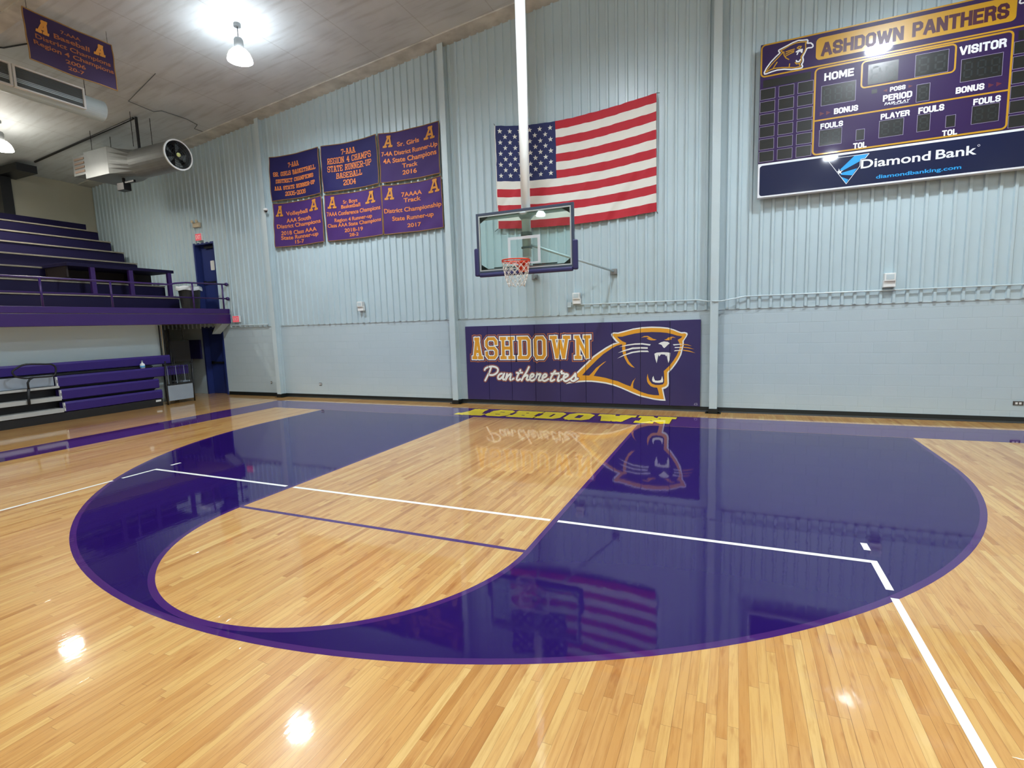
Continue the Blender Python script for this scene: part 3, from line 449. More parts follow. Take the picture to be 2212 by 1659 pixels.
def glass_mat():
    m = bpy.data.materials.new('backboard_glass'); m.use_nodes = True; nt = m.node_tree; nt.nodes.remove(nt.nodes['Principled BSDF']); L = nt.links.new
    out = nt.nodes['Material Output']; t = N(nt, 'ShaderNodeBsdfTransparent'); t.inputs[0].default_value = (0.90, 0.985, 0.96, 1)
    g = N(nt, 'ShaderNodeBsdfGlossy'); g.inputs['Roughness'].default_value = 0.02; fr = N(nt, 'ShaderNodeFresnel'); fr.inputs[0].default_value = 1.5
    mx = N(nt, 'ShaderNodeMixShader'); L(fr.outputs[0], mx.inputs[0]); L(t.outputs[0], mx.inputs[1]); L(g.outputs[0], mx.inputs[2]); L(mx.outputs[0], out.inputs[0]); return m
M_GLASS = glass_mat()
def veil_mat():
    m = bpy.data.materials.new('frosted_target_line'); m.use_nodes = True; nt = m.node_tree; L = nt.links.new; b = nt.nodes['Principled BSDF']
    b.inputs['Base Color'].default_value = lin('#e4e6ee'); b.inputs['Alpha'].default_value = 0.6; b.inputs['Roughness'].default_value = 0.4; return m
M_VEIL = veil_mat()

# ------------------------------------------------------------------ floor with its court markings
def arc(cx, cy, r, a0, a1, n): return [(cx + r * cos(math.radians(a0 + (a1 - a0) * k / n)), cy + r * sin(math.radians(a0 + (a1 - a0) * k / n))) for k in range(n + 1)]
fl = MB(); FM = [M_WOOD, M_BAND, M_FIELD, M_LINE, M_YEL, M_MAR]
fl.box(XL - 0.3, YR - 0.3, -0.2, XR + 0.3, YW + 0.6, 0.0, 0)
def fp(pts, lev, mi): fl.poly([(x, y, 0.0004 * lev) for x, y in pts], mi)
def frect(x0, y0, x1, y1, lev, mi): fp([(x0, y0), (x1, y0), (x1, y1), (x0, y1)], lev, mi)
R3 = 6.02; BC = -1.60; LN = 1.7535; FT = -5.76
frect(-8.62, 0.006, 8.62, 1.01, 1, 1); frect(-8.62, -26, -7.61, 0.006, 1, 1); frect(7.61, -26, 8.62, 0.006, 1, 1)
def field(r, top): return [(-r, top)] + arc(0, BC, r, 180, 360, 96) + [(r, top)]
fp(field(R3, -0.006), 1, 1); fp(field(R3 - 0.055, -0.006), 2, 2)
def lane(hw): return [(-hw, -0.006)] + arc(0, FT, hw, 180, 360, 72) + [(hw, -0.006)]
fp(lane(LN + 0.052), 3, 1)
# where the circle meets the arc its outer edge stays inside the arc
fp(lane(LN), 4, 0)
frect(-LN, FT - 0.03, LN, FT + 0.022, 5, 1)
YV = -4.99
for x0, x1 in ((-4.5, -LN - 0.10), (-LN + 0.02, LN - 0.02), (LN + 0.06, 4.5)): frect(x0, YV - 0.05, x1, YV, 6, 3)
for s in (-1, 1):
    frect(s * 4.45, YV - 0.49, s * 4.5, YV - 0.05, 6, 3); frect(s * 4.45, -26, s * 4.5, YV - 0.61, 6, 3); frect(s * 4.45, YV + 0.20, s * 4.5, YV + 0.35, 6, 3)
LB = [('A', -2.30, -1.72), ('S', -1.62, -1.13), ('H', -1.05, -0.48), ('D', -0.40, 0.08), ('O', 0.20, 0.70), ('W', 0.84, 1.55), ('N', 1.68, 2.34)]
for ch, a, b in LB:
    fl.flat(glyph(ch, a + 0.08, b - 0.08, 0.285, 0.825, 0.265), lambda x, z: (x, z, 0.0004 * 3), 5, (0, 0, 1))
    fl.flat(glyph(ch, a + 0.08, b - 0.08, 0.285, 0.825, 0.215), lambda x, z: (x, z, 0.0004 * 4 + 0.0002), 4, (0, 0, 1))
struct(fl.build('floor', FM))

# ------------------------------------------------------------------ room shell
w0 = MB(); w0.box(XL - 0.2, YW, -0.1, -12.47, YW + 0.25, 2.14); w0.box(-11.56, YW, -0.1, XR + 0.2, YW + 0.25, 2.14)
we = struct(w0.build('wall_end', M_BLOCK))
def rib_profile(x0, x1):
    pts = []; k = math.floor((x0 - 3.66) / 0.2) - 1
    prof = ((-0.034, 0.0), (-0.020, 0.036), (0.020, 0.036), (0.034, 0.0))
    while True:
        c = 3.66 + 0.2 * k
        if c > x1 + 0.2: break
        for dx, d in prof:
            if x0 < c + dx < x1: pts.append((c + dx, d))
        k += 1
    return [(x0, 0.0)] + sorted(pts) + [(x1, 0.0)]
sd = MB()
for x0, x1, z0, z1 in ((XL, -12.47, 2.14, None), (-12.47, -11.56, 4.80, None), (-12.47, -11.56, 2.16, 2.71), (-11.56, XR, 2.14, None)):
    pf = rib_profile(x0, x1); a = len(sd.v)
    for x, d in pf: sd.v.append((x, YW - 0.008 - d, z0)); sd.v.append((x, YW - 0.008 - d, z1 if z1 else ceil_z(x) + 0.05))
    for i in range(len(pf) - 1): sd.f.append((a + 2 * i, a + 2 * i + 2, a + 2 * i + 3, a + 2 * i + 1)); sd.m.append(0)
    sd.box(x0, YW - 0.004, z0, x1, YW + 0.2, z1 if z1 else 8.9)
sd.build('ribbed_siding', M_SIDING, we)
g = MB(); g.box(XL, YW - 0.012, 2.125, -12.47, YW, 2.145); g.box(-11.56, YW - 0.012, 2.125, XR, YW, 2.145); g.build('sill_flashing', M_WHITEP, we)
struct(MB().box(XL - 0.25, YR, -0.1, XL, YW + 0.2, 7.5).build('wall_left', mat('beige_left_wall', '#b4b3a2', 0.5)))
struct(MB().box(XR, YR, -0.1, XR + 0.25, YW + 0.2, 7.5).build('wall_right', M_SIDING))
struct(MB().box(XL, YR - 0.25, -0.1, XR, YR, 9.0).build('wall_rear', M_SIDING))
ce = MB(); ce.prism([(XL - 0.3, ceil_z(XL) - 0.03), (0, ceil_z(0)), (XR + 0.3, ceil_z(XR) - 0.03), (XR + 0.3, 9.4), (XL - 0.3, 9.4)], 1, YR - 0.3, YW + 0.3)
struct(ce.build('ceiling', M_CEIL))
# rafter flanges under the roof, the first along the end wall
def rafter(y0, y1, n):
    r = MB()
    for s in (-1, 1):
        q = [(0, ceil_z(0)), (s * 17.4, ceil_z(17.4)), (s * 17.4, ceil_z(17.4) - 0.03), (0, ceil_z(0) - 0.03)]
        r.prism(q, 1, y0, y1)
    return struct(r.build('trim_%d' % n, M_FLANGE))
rafter(1.24, YW, 1); rafter(-4.0, -3.74, 2); rafter(-10.0, -9.74, 3); rafter(-16, -15.74, 4); rafter(-22, -21.74, 5)
cn = 6
for cx in (-9.12, -3.06, 3.03, 9.12):
    c = MB(); zt = ceil_z(cx) - 0.02
    c.box(cx - 0.075, 1.52, 0.1, cx + 0.075, 1.535, zt); c.box(cx - 0.006, 1.535, 0.1, cx + 0.006, 1.70, zt); c.box(cx - 0.075, 1.70, 0.1, cx + 0.075, 1.716, zt)
    c.box(cx - 0.12, 1.50, 0.0, cx + 0.12, 1.72, 0.012)
    struct(c.build('trim_%d' % cn, M_WHITEP)); cn += 1
bb = MB(); bb.prism([(YW, 0), (YW, 0.105), (YW - 0.012, 0.105), (YW - 0.02, 0.03), (YW - 0.035, 0.0)], 0, -11.5, XR)
for cx in (-9.12, -3.06, 3.03, 9.12): bb.box(cx - 0.15, 1.49, 0, cx + 0.15, YW, 0.012); bb.box(cx - 0.09, 1.505, 0, cx + 0.09, YW, 0.1)
struct(bb.build('baseboard_end', M_BLACK))

# doors in the end wall, one above the other
def door(n, z0, z1, panic, vision, label):
    x0, x1 = -12.47, -11.56
    f = MB(); f.box(x0 - 0.03, YW - 0.02, z0, x0 + 0.03, YW + 0.24, z1 + 0.03); f.box(x1 - 0.03, YW - 0.02, z0, x1 + 0.03, YW + 0.24, z1 + 0.03); f.box(x0 + 0.03, YW - 0.02, z1 - 0.03, x1 - 0.03, YW + 0.24, z1 + 0.03)
    fr = struct(f.build('door_%d' % n, M_BLUE), label)
    d = MB().box(x0 + 0.03, YW + 0.17, z0 + 0.005, x1 - 0.03, YW + 0.215, z1 - 0.03).build('door_leaf', M_BLUE, fr, bevel=0.004)
    MB().box(x0 + 0.10, YW + 0.12, panic - 0.03, x1 - 0.08, YW + 0.16, panic + 0.03).box(x0 + 0.10, YW + 0.12, panic - 0.05, x0 + 0.18, YW + 0.172, panic + 0.05).box(x1 - 0.17, YW + 0.12, panic - 0.05, x1 - 0.08, YW + 0.172, panic + 0.05).build('panic_bar', M_STEELD, d)
    MB().box(x0 + 0.3, YW + 0.10, z1 - 0.14, x1 - 0.15, YW + 0.172, z1 - 0.07).build('door_closer', M_STEELD, d)
    if vision: MB().prism(rrect(-12.02, 3.98, -11.84, 4.28, 0.03), 1, YW + 0.162, YW + 0.172).build('door_window', M_PLAST, d)
door(1, 2.72, 4.80, 3.60, True, 'blue upper door behind the balcony railing')
door(2, 0.0, 2.16, 1.02, False, 'blue lower door under the balcony')

# ------------------------------------------------------------------ ceiling lamps
def make_lamp(col=LAMP_COLOR, k=1.0):
    t = thing('high_bay_lamp', '', 'lamp', (0, 0, 0), 'high bay lamps under the roof')
    MB().lathe([(0.07, 0.56), (0.07, 0.62), (0.02, 0.62)], (0, 0, 0), 16).build('ceiling_hook_plate', M_GALV, t, smooth=False)
    MB().tube([(0, 0, 0.30), (0, 0, 0.60)], 0.008, 8).build('hanger_rod', M_STEELD, t)
    MB().lathe([(0.0, 0.34), (0.07, 0.34), (0.09, 0.30), (0.09, 0.12), (0.075, 0.10)], (0, 0, 0), 20).build('ballast_housing', M_GALV, t, smooth=True)
    MB().lathe([(0.085, 0.12), (0.13, 0.10), (0.19, 0.04), (0.225, -0.04), (0.235, -0.10), (0.242, -0.10), (0.232, -0.04), (0.197, 0.045), (0.135, 0.112), (0.085, 0.128)], (0, 0, 0), 32, caps=False).build('reflector', emit('glowing_prismatic_bowl', col, BOWL_RADIANCE * k), t, smooth=True)
    MB().lathe([(0.0, -0.085), (0.12, -0.078), (0.215, -0.05)], (0, 0, 0), 32).build('lens', emit('lamp_lens', col, LAMP_RADIANCE * k), t, smooth=True)
    return t
LPOS = [(-13.9, -2.2), (-6.1, -1.45), (0.6, -3.0), (6.15, -1.3), (-13.9, -10.0), (-6.1, -10.0), (6.5, -9.8), (0.3, -13.5), (-13.9, -19.0), (-6.1, -19.0), (6.5, -19.0), (0.3, -24), (13.5, -6.0), (13.5, -17.0)]
LLAB = ['round high bay lamp at far left, half cut by the left picture edge', 'round glowing high bay lamp on the ceiling between the hanging banner and the pole',
        'high bay lamp above the free throw lane, outside the photograph', 'high bay lamp above the floor before the scoreboard, outside the photograph', 'high bay lamp high over the camera left, outside the photograph',
        'high bay lamp straight left of the camera, outside the photograph', 'high bay lamp straight right of the camera, outside the photograph', 'high bay lamp at mid court behind the camera, outside the photograph',
        'high bay lamp behind the camera over the far bleachers, outside the photograph', 'high bay lamp behind the camera at left, outside the photograph', 'high bay lamp behind the camera at right, outside the photograph',
        'rearmost high bay lamp behind the camera, outside the photograph', 'high bay lamp over the right sideline, outside the photograph', 'high bay lamp over the right rear sideline, outside the photograph']
LA = make_lamp(); LW = make_lamp((1.0, 0.93, 0.82), 0.6); ua = uw = False
for i, (x, y) in enumerate(LPOS):
    warm = x < -12
    if warm: o = copy_tree(LW) if uw else LW; uw = True
    else: o = copy_tree(LA) if ua else LA; ua = True
    o.location = (x, y, ceil_z(x) - 0.62); o['label'] = LLAB[i]

# ------------------------------------------------------------------ nine wall pads with the printed panther across them
def wm(y): return lambda x, z: (x, y, z)
GR = MB(); YG = 1.6640
def lay(data, lev, mi): GR.flat(data, wm(YG - 0.0006 * lev), mi)
bx = TR['ash_box']; xo = [(a, b) for a, b in TR['ash_x']]
lay(P2(TR['white']), 1, 1); lay(P2(TR['gold']), 2, 0); lay(P2(TR['navy']), 3, 2)
for q in TR['geyes']: lay(P2(q), 4, 0)
for q in TR['wbits']: lay(P2(q), 5, 1)
zb, zt = 1.103, 1.690
for lev, mi, t in ((6, 3, 0.200), (7, 2, 0.170), (8, 1, 0.124), (9, 0, 0.074)):
    for ch, (a, b) in zip('ASHDOWN', xo):
        ins = 0.062 + (0.01 if ch in 'AWN' else 0)
        lay(glyph(ch, a + ins, b - ins, zb + 0.062, zt - 0.062, t), lev, mi)
for lev, mi, t in ((10, 3, 0.092), (11, 2, 0.072), (12, 1, 0.048)):
    for q in TR['script']: lay(round_stroke(smooth_line(q, 3), t), lev, mi)
lay(P2(TR['mark']), 1, 4); lay(P2([(2.668, 0.150), (2.672, 0.176), (2.702, 0.178), (2.706, 0.152)]), 2, 2)
gm = bpy.data.meshes.new('g'); gm.from_pydata(GR.v, [], GR.f); gm.polygons.foreach_set('material_index', GR.m)
PADL = ['leftmost purple wall pad, with the A and part of the S', 'purple wall pad, second from left, with the S and P of the script', 'purple wall pad, third from left, under the H and D',
        'purple wall pad, fourth from left, with the D and O', 'purple wall pad, fifth from left, with the W and end of the script', 'purple wall pad crossed by the N and the gold neck tip of the panther',
        "purple wall pad with the back of the panther's neck and ear tip", "purple wall pad with the panther's whiskers and left eye", "purple wall pad with the panther's nose, fangs and jaw"]
for i in range(9):
    x0 = -2.775 + 0.6167 * i; x1 = x0 + 0.6085; xc = (x0 + x1) / 2
    t = thing('wall_pad', PADL[i], 'wall pad', (xc, 1.69, 0.115), 'padded panels on the end wall')
    MB().box(x0, 1.665, 0.115, x1, 1.718, 1.945).build('pad_cover', M_NAVYPAD, t, bevel=0.005)
    bm = bmesh.new(); bm.from_mesh(gm)
    for xx, nn in ((x0 + 0.001, (-1, 0, 0)), (x1 - 0.001, (1, 0, 0))):
        bmesh.ops.bisect_plane(bm, geom=bm.verts[:] + bm.edges[:] + bm.faces[:], plane_co=(xx, 0, 0), plane_no=nn, clear_outer=True)
    if len(bm.faces):
        me = bpy.data.meshes.new('printed_graphic'); bmesh.ops.translate(bm, verts=bm.verts, vec=(-xc, -1.69, -0.115)); bm.to_mesh(me)
        for m in (M_GOLD, M_WHITEPR, M_NAVYPR, M_COPPER, M_GREYPR): me.materials.append(m)
        o = bpy.data.objects.new('printed_graphic', me); COL.objects.link(o); o.parent = t
        o['label'] = 'gold and white printed artwork'
    bm.free()

# ------------------------------------------------------------------ scoreboard
M_SBP = mat('scoreboard_purple', '#2a1549', 0.4, coat=0.5, coat_r=0.06, spec=0.3); M_SBY = mat('scoreboard_yellow', '#b98d10', 0.35, coat=0.6, coat_r=0.08)
M_SBN = mat('sponsor_navy', '#06163e', 0.35, coat=0.5, coat_r=0.05, spec=0.3); M_DIG = mat('digit_window', '#161c1e', 0.3, coat=0.6, coat_r=0.1)
M_SEG = mat('unlit_segment', '#222b2d', 0.4); M_SBW = mat('white_lettering', '#dfe4ea', 0.4); M_SBD = mat('dark_maroon_lettering', '#42152c', 0.4); M_CY = mat('cyan_lettering', '#1e9be0', 0.4)
M_LIL = mat('pale_outline', '#8d86a4', 0.4)
YS = 1.50
sb = thing('scoreboard', 'large purple and yellow electronic scoreboard high on the right of the white wall', 'scoreboard', (6.03, 1.6, 4.21))
XS0, XS1 = 3.77, 8.29
MB().box(XS0, YS, 4.845, XS1, 1.68, 6.955).build('cabinet', M_SBP, sb, bevel=0.01)
def sflat(name, items, mats, parent=sb, y=YS, label=None, base=1):
    m = MB()
    for d, lev, mi in items: m.flat(d, wm(y - 0.0008 * lev), mi)
    o = m.build(name, mats, parent)
    if label: o['label'] = label
    return o
def frame2(x0, z0, x1, z1, r, t): return band(rrect(x0, z0, x1, z1, r), rrect(x0 + t, z0 + t, x1 - t, z1 - t, max(0.005, r - t)))
sflat('yellow_border', [(frame2(3.775, 6.375, 8.285, 6.95, 0.08, 0.025), 1, 0), (frame2(4.655, 4.855, 7.41, 6.36, 0.08, 0.028), 1, 0),
      (frame2(5.365, 5.87, 6.69, 6.325, 0.07, 0.025), 2, 0), (P2([(4.68, 5.445), (7.39, 5.445), (7.39, 5.47), (4.68, 5.47)]), 1, 0), (P2(rrect(4.665, 6.49, 7.415, 6.86, 0.07)), 2, 0)], [M_SBY])
sflat('team_lettering', [(sans('ASHDOWN', 4.745, 5.955, 6.54, 6.765, 0.050), 4, 0)], [M_SBD]); sflat('team_lettering', [(sans('PANTHERS', 6.07, 7.325, 6.55, 6.78, 0.050), 4, 0)], [M_SBD])
T = [('HOME', 4.81, 5.26, 6.115, 6.245), ('VISITOR', 6.725, 7.325, 6.12, 6.255), ('BONUS', 4.98, 5.345, 5.52, 5.618), ('BONUS', 6.71, 7.08, 5.528, 5.627), ('POSS', 5.80, 6.02, 5.742, 5.815),
     ('PERIOD', 5.705, 6.118, 5.596, 5.70), ('FOULS', 4.778, 5.127, 5.298, 5.393), ('TOL', 5.295, 5.498, 4.876, 4.974), ('PLAYER', 5.685, 6.10, 5.302, 5.396), ('FOULS', 6.218, 6.57, 5.30, 5.403), ('TOL', 6.562, 6.765, 4.882, 4.975), ('FOULS', 6.95, 7.30, 5.303, 5.402)]
for s, a, b, c, d in T: sflat('caption_lettering', [(sans(s, a, b, c, d, (d - c) * 0.225), 2, 0)], [M_SBW])
sflat('maker_lettering', [(text('FAIR-PLAY', 5.73, 6.085, 5.532, 5.575, 0.02, 0.012), 2, 0), (P2([(5.86, 5.518), (6.07, 5.518), (6.075, 5.524), (5.865, 5.524)]), 2, 0)], [M_SBW])
def seg7(x0, z0, x1, z1, t):
    zm = (z0 + z1) / 2; g = t * 0.7; out = []
    for a in ((x0 + g, z0, x1 - g, z0), (x0 + g, zm, x1 - g, zm), (x0 + g, z1, x1 - g, z1), (x0, z0 + g, x0, zm - g), (x0, zm + g, x0, z1 - g), (x1, z0 + g, x1, zm - g), (x1, zm + g, x1, z1 - g)):
        out.append(stroke_quads([(a[0], a[1]), (a[2], a[3])], t, 0.0))
    return merge(out)
def digits(x0, z0, x1, z1, n, outline=True, seg=True, name='digit_display'):
    it = [(P2([(x0, z0), (x1, z0), (x1, z1), (x0, z1)]), 3, 0)]
    if outline:
        e = 0.006; it.append((band([(x0 - e, z0 - e), (x1 + e, z0 - e), (x1 + e, z1 + e), (x0 - e, z1 + e)], [(x0, z0), (x1, z0), (x1, z1), (x0, z1)]), 3, 1))
    if seg:
        wd = (x1 - x0) / n
        for k in range(n): it.append((seg7(x0 + wd * (k + 0.24), z0 + (z1 - z0) * 0.17, x0 + wd * (k + 0.78), z1 - (z1 - z0) * 0.17, min(wd, z1 - z0) * 0.12), 4, 2))
    return sflat(name, it, [M_DIG, M_LIL, M_SEG])
digits(5.47, 5.912, 5.905, 6.245, 2, False); digits(6.143, 5.908, 6.583, 6.25, 2)
digits(4.777, 5.70, 5.293, 6.03, 3); digits(6.763, 5.70, 7.288, 6.045, 3); digits(6.18, 5.502, 6.355, 5.772, 1); digits(4.767, 5.008, 5.109, 5.276, 2)
digits(5.334, 5.015, 5.454, 5.192, 1, seg=False); digits(5.673, 5.005, 6.017, 5.279, 2); digits(6.213, 5.013, 6.385, 5.281, 1); digits(6.605, 5.017, 6.727, 5.20, 1, seg=False); digits(6.944, 5.01, 7.287, 5.284, 2)
sflat('horn_grille', [(P2([(5.535, 5.758), (5.615, 5.758), (5.615, 5.827), (5.535, 5.827)]), 2, 0)], [M_DIG])
M_RED = mat('unlit_red_marker', '#5a2030', 0.4)
sflat('bonus_marker', [(P2([(a, 5.54 + dz), (a + 0.07, 5.575 + dz), (a, 5.61 + dz)]), 2, 0) for a, dz in ((4.76, -0.01), (4.86, -0.01), (7.13, 0), (7.23, 0))] + [(P2([(5.70, 5.775), (5.76, 5.75), (5.76, 5.80)]), 2, 0), (P2([(6.12, 5.775), (6.06, 5.75), (6.06, 5.80)]), 2, 0)], [M_RED])
for mir in (False, True):
    fx = (lambda x: 12.06 - x) if mir else (lambda x: x)
    def mk(a, b): return (min(fx(a), fx(b)), max(fx(a), fx(b)))
    a, b = mk(3.825, 4.60); sflat('player_strip', [(P2([(a, 6.19), (b, 6.19), (b, 6.325), (a, 6.325)]), 2, 0)], [M_DIG])
    for r in range(6):
        z1 = 6.165 - 0.2228 * r
        for a0, b0 in ((3.785, 4.025), (4.093, 4.333), (4.402, 4.64)):
            a, b = mk(a0, b0); digits(a, z1 - 0.18, b, z1, 1, seg=False, name='player_panel')
# panther heads in the header
for mir in (False, True):
    fx = (lambda x: 12.06 - x) if mir else (lambda x: x)
    it = []
    kw = [(fx(x), z) for x, z in TR['kw']]
    it.append((merge([round_stroke(kw + [kw[0]], 0.022, 6)]), 2, 0))
    for q in TR['kg']: it.append((round_stroke([(fx(x), z) for x, z in q], 0.018, 6), 3, 1))
    for q in TR['kwb']: it.append((round_stroke([(fx(x), z) for x, z in q], 0.022, 6), 3, 0))
    sflat('panther_emblem', it, [M_SBW, M_SBY])
# sponsor sign below
sg = MB().box(XS0, YS, 4.215, XS1, 1.64, 4.838).build('sponsor_sign', M_SBW, sb, bevel=0.005)
sflat('sign_face', [(P2(rrect(3.80, 4.245, 8.26, 4.80, 0.05)), 1, 0)], [M_SBN], sg)
dt = [tuple(q) for q in TR['dtri']]
sflat('bank_emblem', [(P2(TR['dr1']), 3, 1), (P2(TR['dr2']), 3, 1), (P2(TR['dr3']), 3, 1), (round_stroke(dt + [dt[0]], 0.008, 6), 4, 0), (P2(TR['dstar']), 5, 0)], [M_SBW, M_CY], sg)
sflat('bank_lettering', [(text('Diamond', 5.425, 6.425, 4.522, 4.672, 0.018), 3, 0)], [M_SBW], sg); sflat('bank_lettering', [(text('Bank', 6.495, 7.04, 4.522, 4.672, 0.018), 3, 0)], [M_SBW], sg)
sflat('registered_mark', [(frame2(7.045, 4.64, 7.08, 4.675, 0.017, 0.006), 3, 0)], [M_SBW], sg); sflat('web_address_lettering', [(text('diamondbanking.com', 5.66, 6.852, 4.318, 4.38, 0.02), 3, 0)], [M_CY], sg)
# the two fixing rails behind the cabinet
MB().box(4.3, 1.64, 4.3, 4.36, 1.70, 6.9).box(7.7, 1.64, 4.3, 7.76, 1.70, 6.9).build('mounting_rail', M_STEELD, sb)

# ------------------------------------------------------------------ cloth
def cloth(nu, nv, fn): # fn(u,v)->xyz
    m = MB()
    for j in range(nv + 1):
        for i in range(nu + 1): m.v.append(fn(i / nu, j / nv))
    for j in range(nv):
        for i in range(nu):
            a = j * (nu + 1) + i; m.f.append((a, a + 1, a + nu + 2, a + nu + 1)); m.m.append(0)
    return m
M_BN1 = mat('navy_banner_cloth', '#191452', 0.75, var=0.08, vscale=4); M_BN2 = mat('purple_banner_cloth', '#341a5a', 0.75, var=0.08, vscale=4)
M_BN3 = mat('violet_banner_cloth', '#421f68', 0.75, var=0.08, vscale=4)
M_BG = mat('banner_gold', '#c8862e', 0.7); M_BO = mat('banner_orange', '#dc823c', 0.7); M_BTR = mat('banner_trim', '#8e6a35', 0.7)
def banner(x0, x1, z0, z1, m_cloth, lines, label, As=None, sag=0.045, seed=0, orient='wall', fr=0.5, slabs=False, loc=None, tm=None):
    rnd = random.Random(seed); ph = [rnd.uniform(0, 6.28) for _ in range(6)]
    def wf(u, v, d=0.0):     # u,v from bottom-left
        sg = sag * (4 * u * (1 - u)) * (0.5 + 0.5 * v)
        y = 0.012 * sin(3.1 * u * 2 + ph[0] + 2.2 * v) + 0.010 * sin(9 * u + 5 * v + ph[1]) * (1 - v * 0.5) + 0.007 * sin(14 * (u - v) + ph[2]) + 0.02 * (1 - v) * fr
        X = x0 + (x1 - x0) * u + 0.012 * sin(3 * v + ph[3]) * (u - 0.5); Z = z0 + (z1 - z0) * v - sg
        if orient == 'wall': return (X, 1.635 - y - d, Z)
        return (loc[0] + y + d + 0.0, x0 + (x1 - x0) * u, Z)
    nm = thing('championship_banner', label, 'banner', wf(0.5, 0.0), 'championship banners of the school')
    cloth(36, 20, wf).build('banner_cloth', m_cloth, nm, smooth=True)
    # hem, rope trim
    e = 0.012; tr = MB()
    n = 36
    rim = [(i / n, 0.0) for i in range(n)] + [(1.0, i / n) for i in range(n)] + [(1 - i / n, 1.0) for i in range(n)] + [(0.0, 1 - i / n) for i in range(n)]
    tr.tube([wf(u, v, 0.0) for u, v in rim], 0.011, 6, closed=True); tr.build('gold_trim', tm or M_BTR, nm, smooth=True)
    W_ = x1 - x0; H_ = z1 - z0
    dn = (1, 0, 0) if orient != 'wall' else (0, -1, 0)
    for ln in lines:
        s, a, b, c, dd = ln[:5]; lt = MB()
        if slabs: lt.flat(slab(s, a * W_, b * W_, c * H_, dd * H_, 0.020, 1.5), lambda x, z: wf(x / W_, z / H_, 0.006), 0, dn)
        else: lt.flat(text(s, a, b, c, dd, 0.022), lambda x, z: wf(x, z, 0.006), 0, dn)
        lt.build('sewn_lettering', M_BO, nm)
    if As:
        for (a, b, c, dd) in As:
            la = MB()
            d2 = glyph('A', a * W_ + 0.035, b * W_ - 0.035, c * H_ + 0.03, dd * H_ - 0.03, 0.050)
            d2 = ([(x + 0.05 * (z - c * H_) / (dd - c) / H_ - 0.02, z) for x, z in d2[0]], d2[1])
            la.flat(d2, lambda x, z: wf(x / W_, z / H_, 0.010), 0, (1, 0, 0) if orient != 'wall' else (0, -1, 0))
            la.build('sewn_letter_a', M_BG, nm)
    return nm
TZ = (5.69, 6.90); LZ = (4.40, 5.62)
banner(-8.86, -7.04, *TZ, M_BN1, [('7-AAA', .38, .61, .72, .83), ('SR. GIRLS BASKETBALL', .07, .93, .55, .65), ('DISTRICT CHAMPIONS', .12, .88, .39, .48), ('AAA STATE RUNNER-UP', .09, .91, .23, .32), ('2005-2006', .30, .70, .08, .18)],
       'navy girls basketball district champions banner, 2005-2006, top left of the wall group', seed=1, slabs=True)
banner(-6.94, -5.10, *TZ, M_BN1, [('7-AAA', .37, .62, .76, .88), ('REGION 4 CHAMPS', .11, .89, .59, .72), ('STATE RUNNER-UP', .11, .89, .42, .55), ('BASEBALL', .26, .72, .26, .38), ('2004', .38, .60, .10, .22)],
       'navy baseball banner with region 4 champs and 2004, top middle of the wall group', seed=2, slabs=True)
banner(-5.03, -3.25, *TZ, M_BN2, [('Sr. Girls', .31, .69, .70, .79), ('7-4A District Runner-Up', .04, .98, .53, .62), ('4A State Champions', .06, .96, .38, .48), ('Track', .38, .64, .25, .34), ('2016', .38, .62, .11, .20)],
       'purple girls track banner with 2016, top right of the wall group beside the column', As=[(.08, .24, .70, .95), (.78, .94, .70, .95)], seed=3)
banner(-8.86, -7.05, *LZ, M_BN3, [('Volleyball', .27, .72, .71, .80), ('AAA South', .26, .77, .55, .64), ('District Champions', .06, .96, .43, .52), ('2018 Class AAA', .14, .87, .27, .36), ('State Runner-up', .14, .90, .16, .25), ('15-7', .41, .60, .05, .13)],
       'purple volleyball banner, bottom left of the wall group', As=[(.06, .21, .70, .95), (.77, .93, .72, .97)], seed=4)
banner(-6.94, -5.06, *LZ, M_BN3, [('Sr. Boys', .34, .60, .78, .86), ('Basketball', .30, .64, .68, .76), ('7AAA Conference Champions', .03, .97, .54, .63), ('Region 4 Runner-up', .17, .83, .40, .48), ('Class AAA State Champions', .03, .98, .29, .37), ('2018-19', .34, .66, .16, .24), ('28-2', .42, .58, .06, .13)],
       'purple boys basketball banner with 2018-19, bottom middle of the wall group', As=[(.07, .22, .70, .96), (.74, .90, .70, .96)], seed=5)
banner(-5.03, -3.24, *LZ, M_BN3, [('7AAAA', .34, .68, .74, .83), ('Track', .37, .66, .62, .71), ('District Championship', .03, .98, .43, .52), ('State Runner-up', .17, .85, .26, .35), ('2017', .42, .64, .10, .18)],
       'wrinkled purple district championship track banner, bottom right of the wall group', As=[(.06, .22, .70, .95), (.80, .97, .72, .98)], seed=6)
M_BN4 = mat('dusty_purple_banner_cloth', '#2b153e', 0.8); M_BG2 = mat('faded_copper', '#9a5a34', 0.8)
_o = M_BO; M_BO = M_BG2
hb = banner(-4.06, -2.62, 6.98, 7.86, M_BN4, [('7-AAA', .38, .60, .79, .86), ('Baseball', .30, .70, .64, .74), ('District Champions', .10, .95, .49, .58), ('Region 4 Champions', .07, .98, .35, .44), ('2006', .40, .62, .21, .29), ('20-7', .42, .60, .09, .16)],
       'purple baseball banner hanging from the ceiling above the white duct', As=[(.12, .26, .62, .90), (.76, .90, .64, .90)], orient='hang', loc=(-8.3,), seed=7, sag=0.02, fr=1.0)
M_BO = _o
MB().tube([(-8.3, -4.0, 7.86), (-8.3, -4.0, ceil_z(8.3))], 0.004, 6).tube([(-8.3, -2.7, 7.86), (-8.3, -2.7, ceil_z(8.3))], 0.004, 6).build('hanging_wire', M_STEELD, hb)

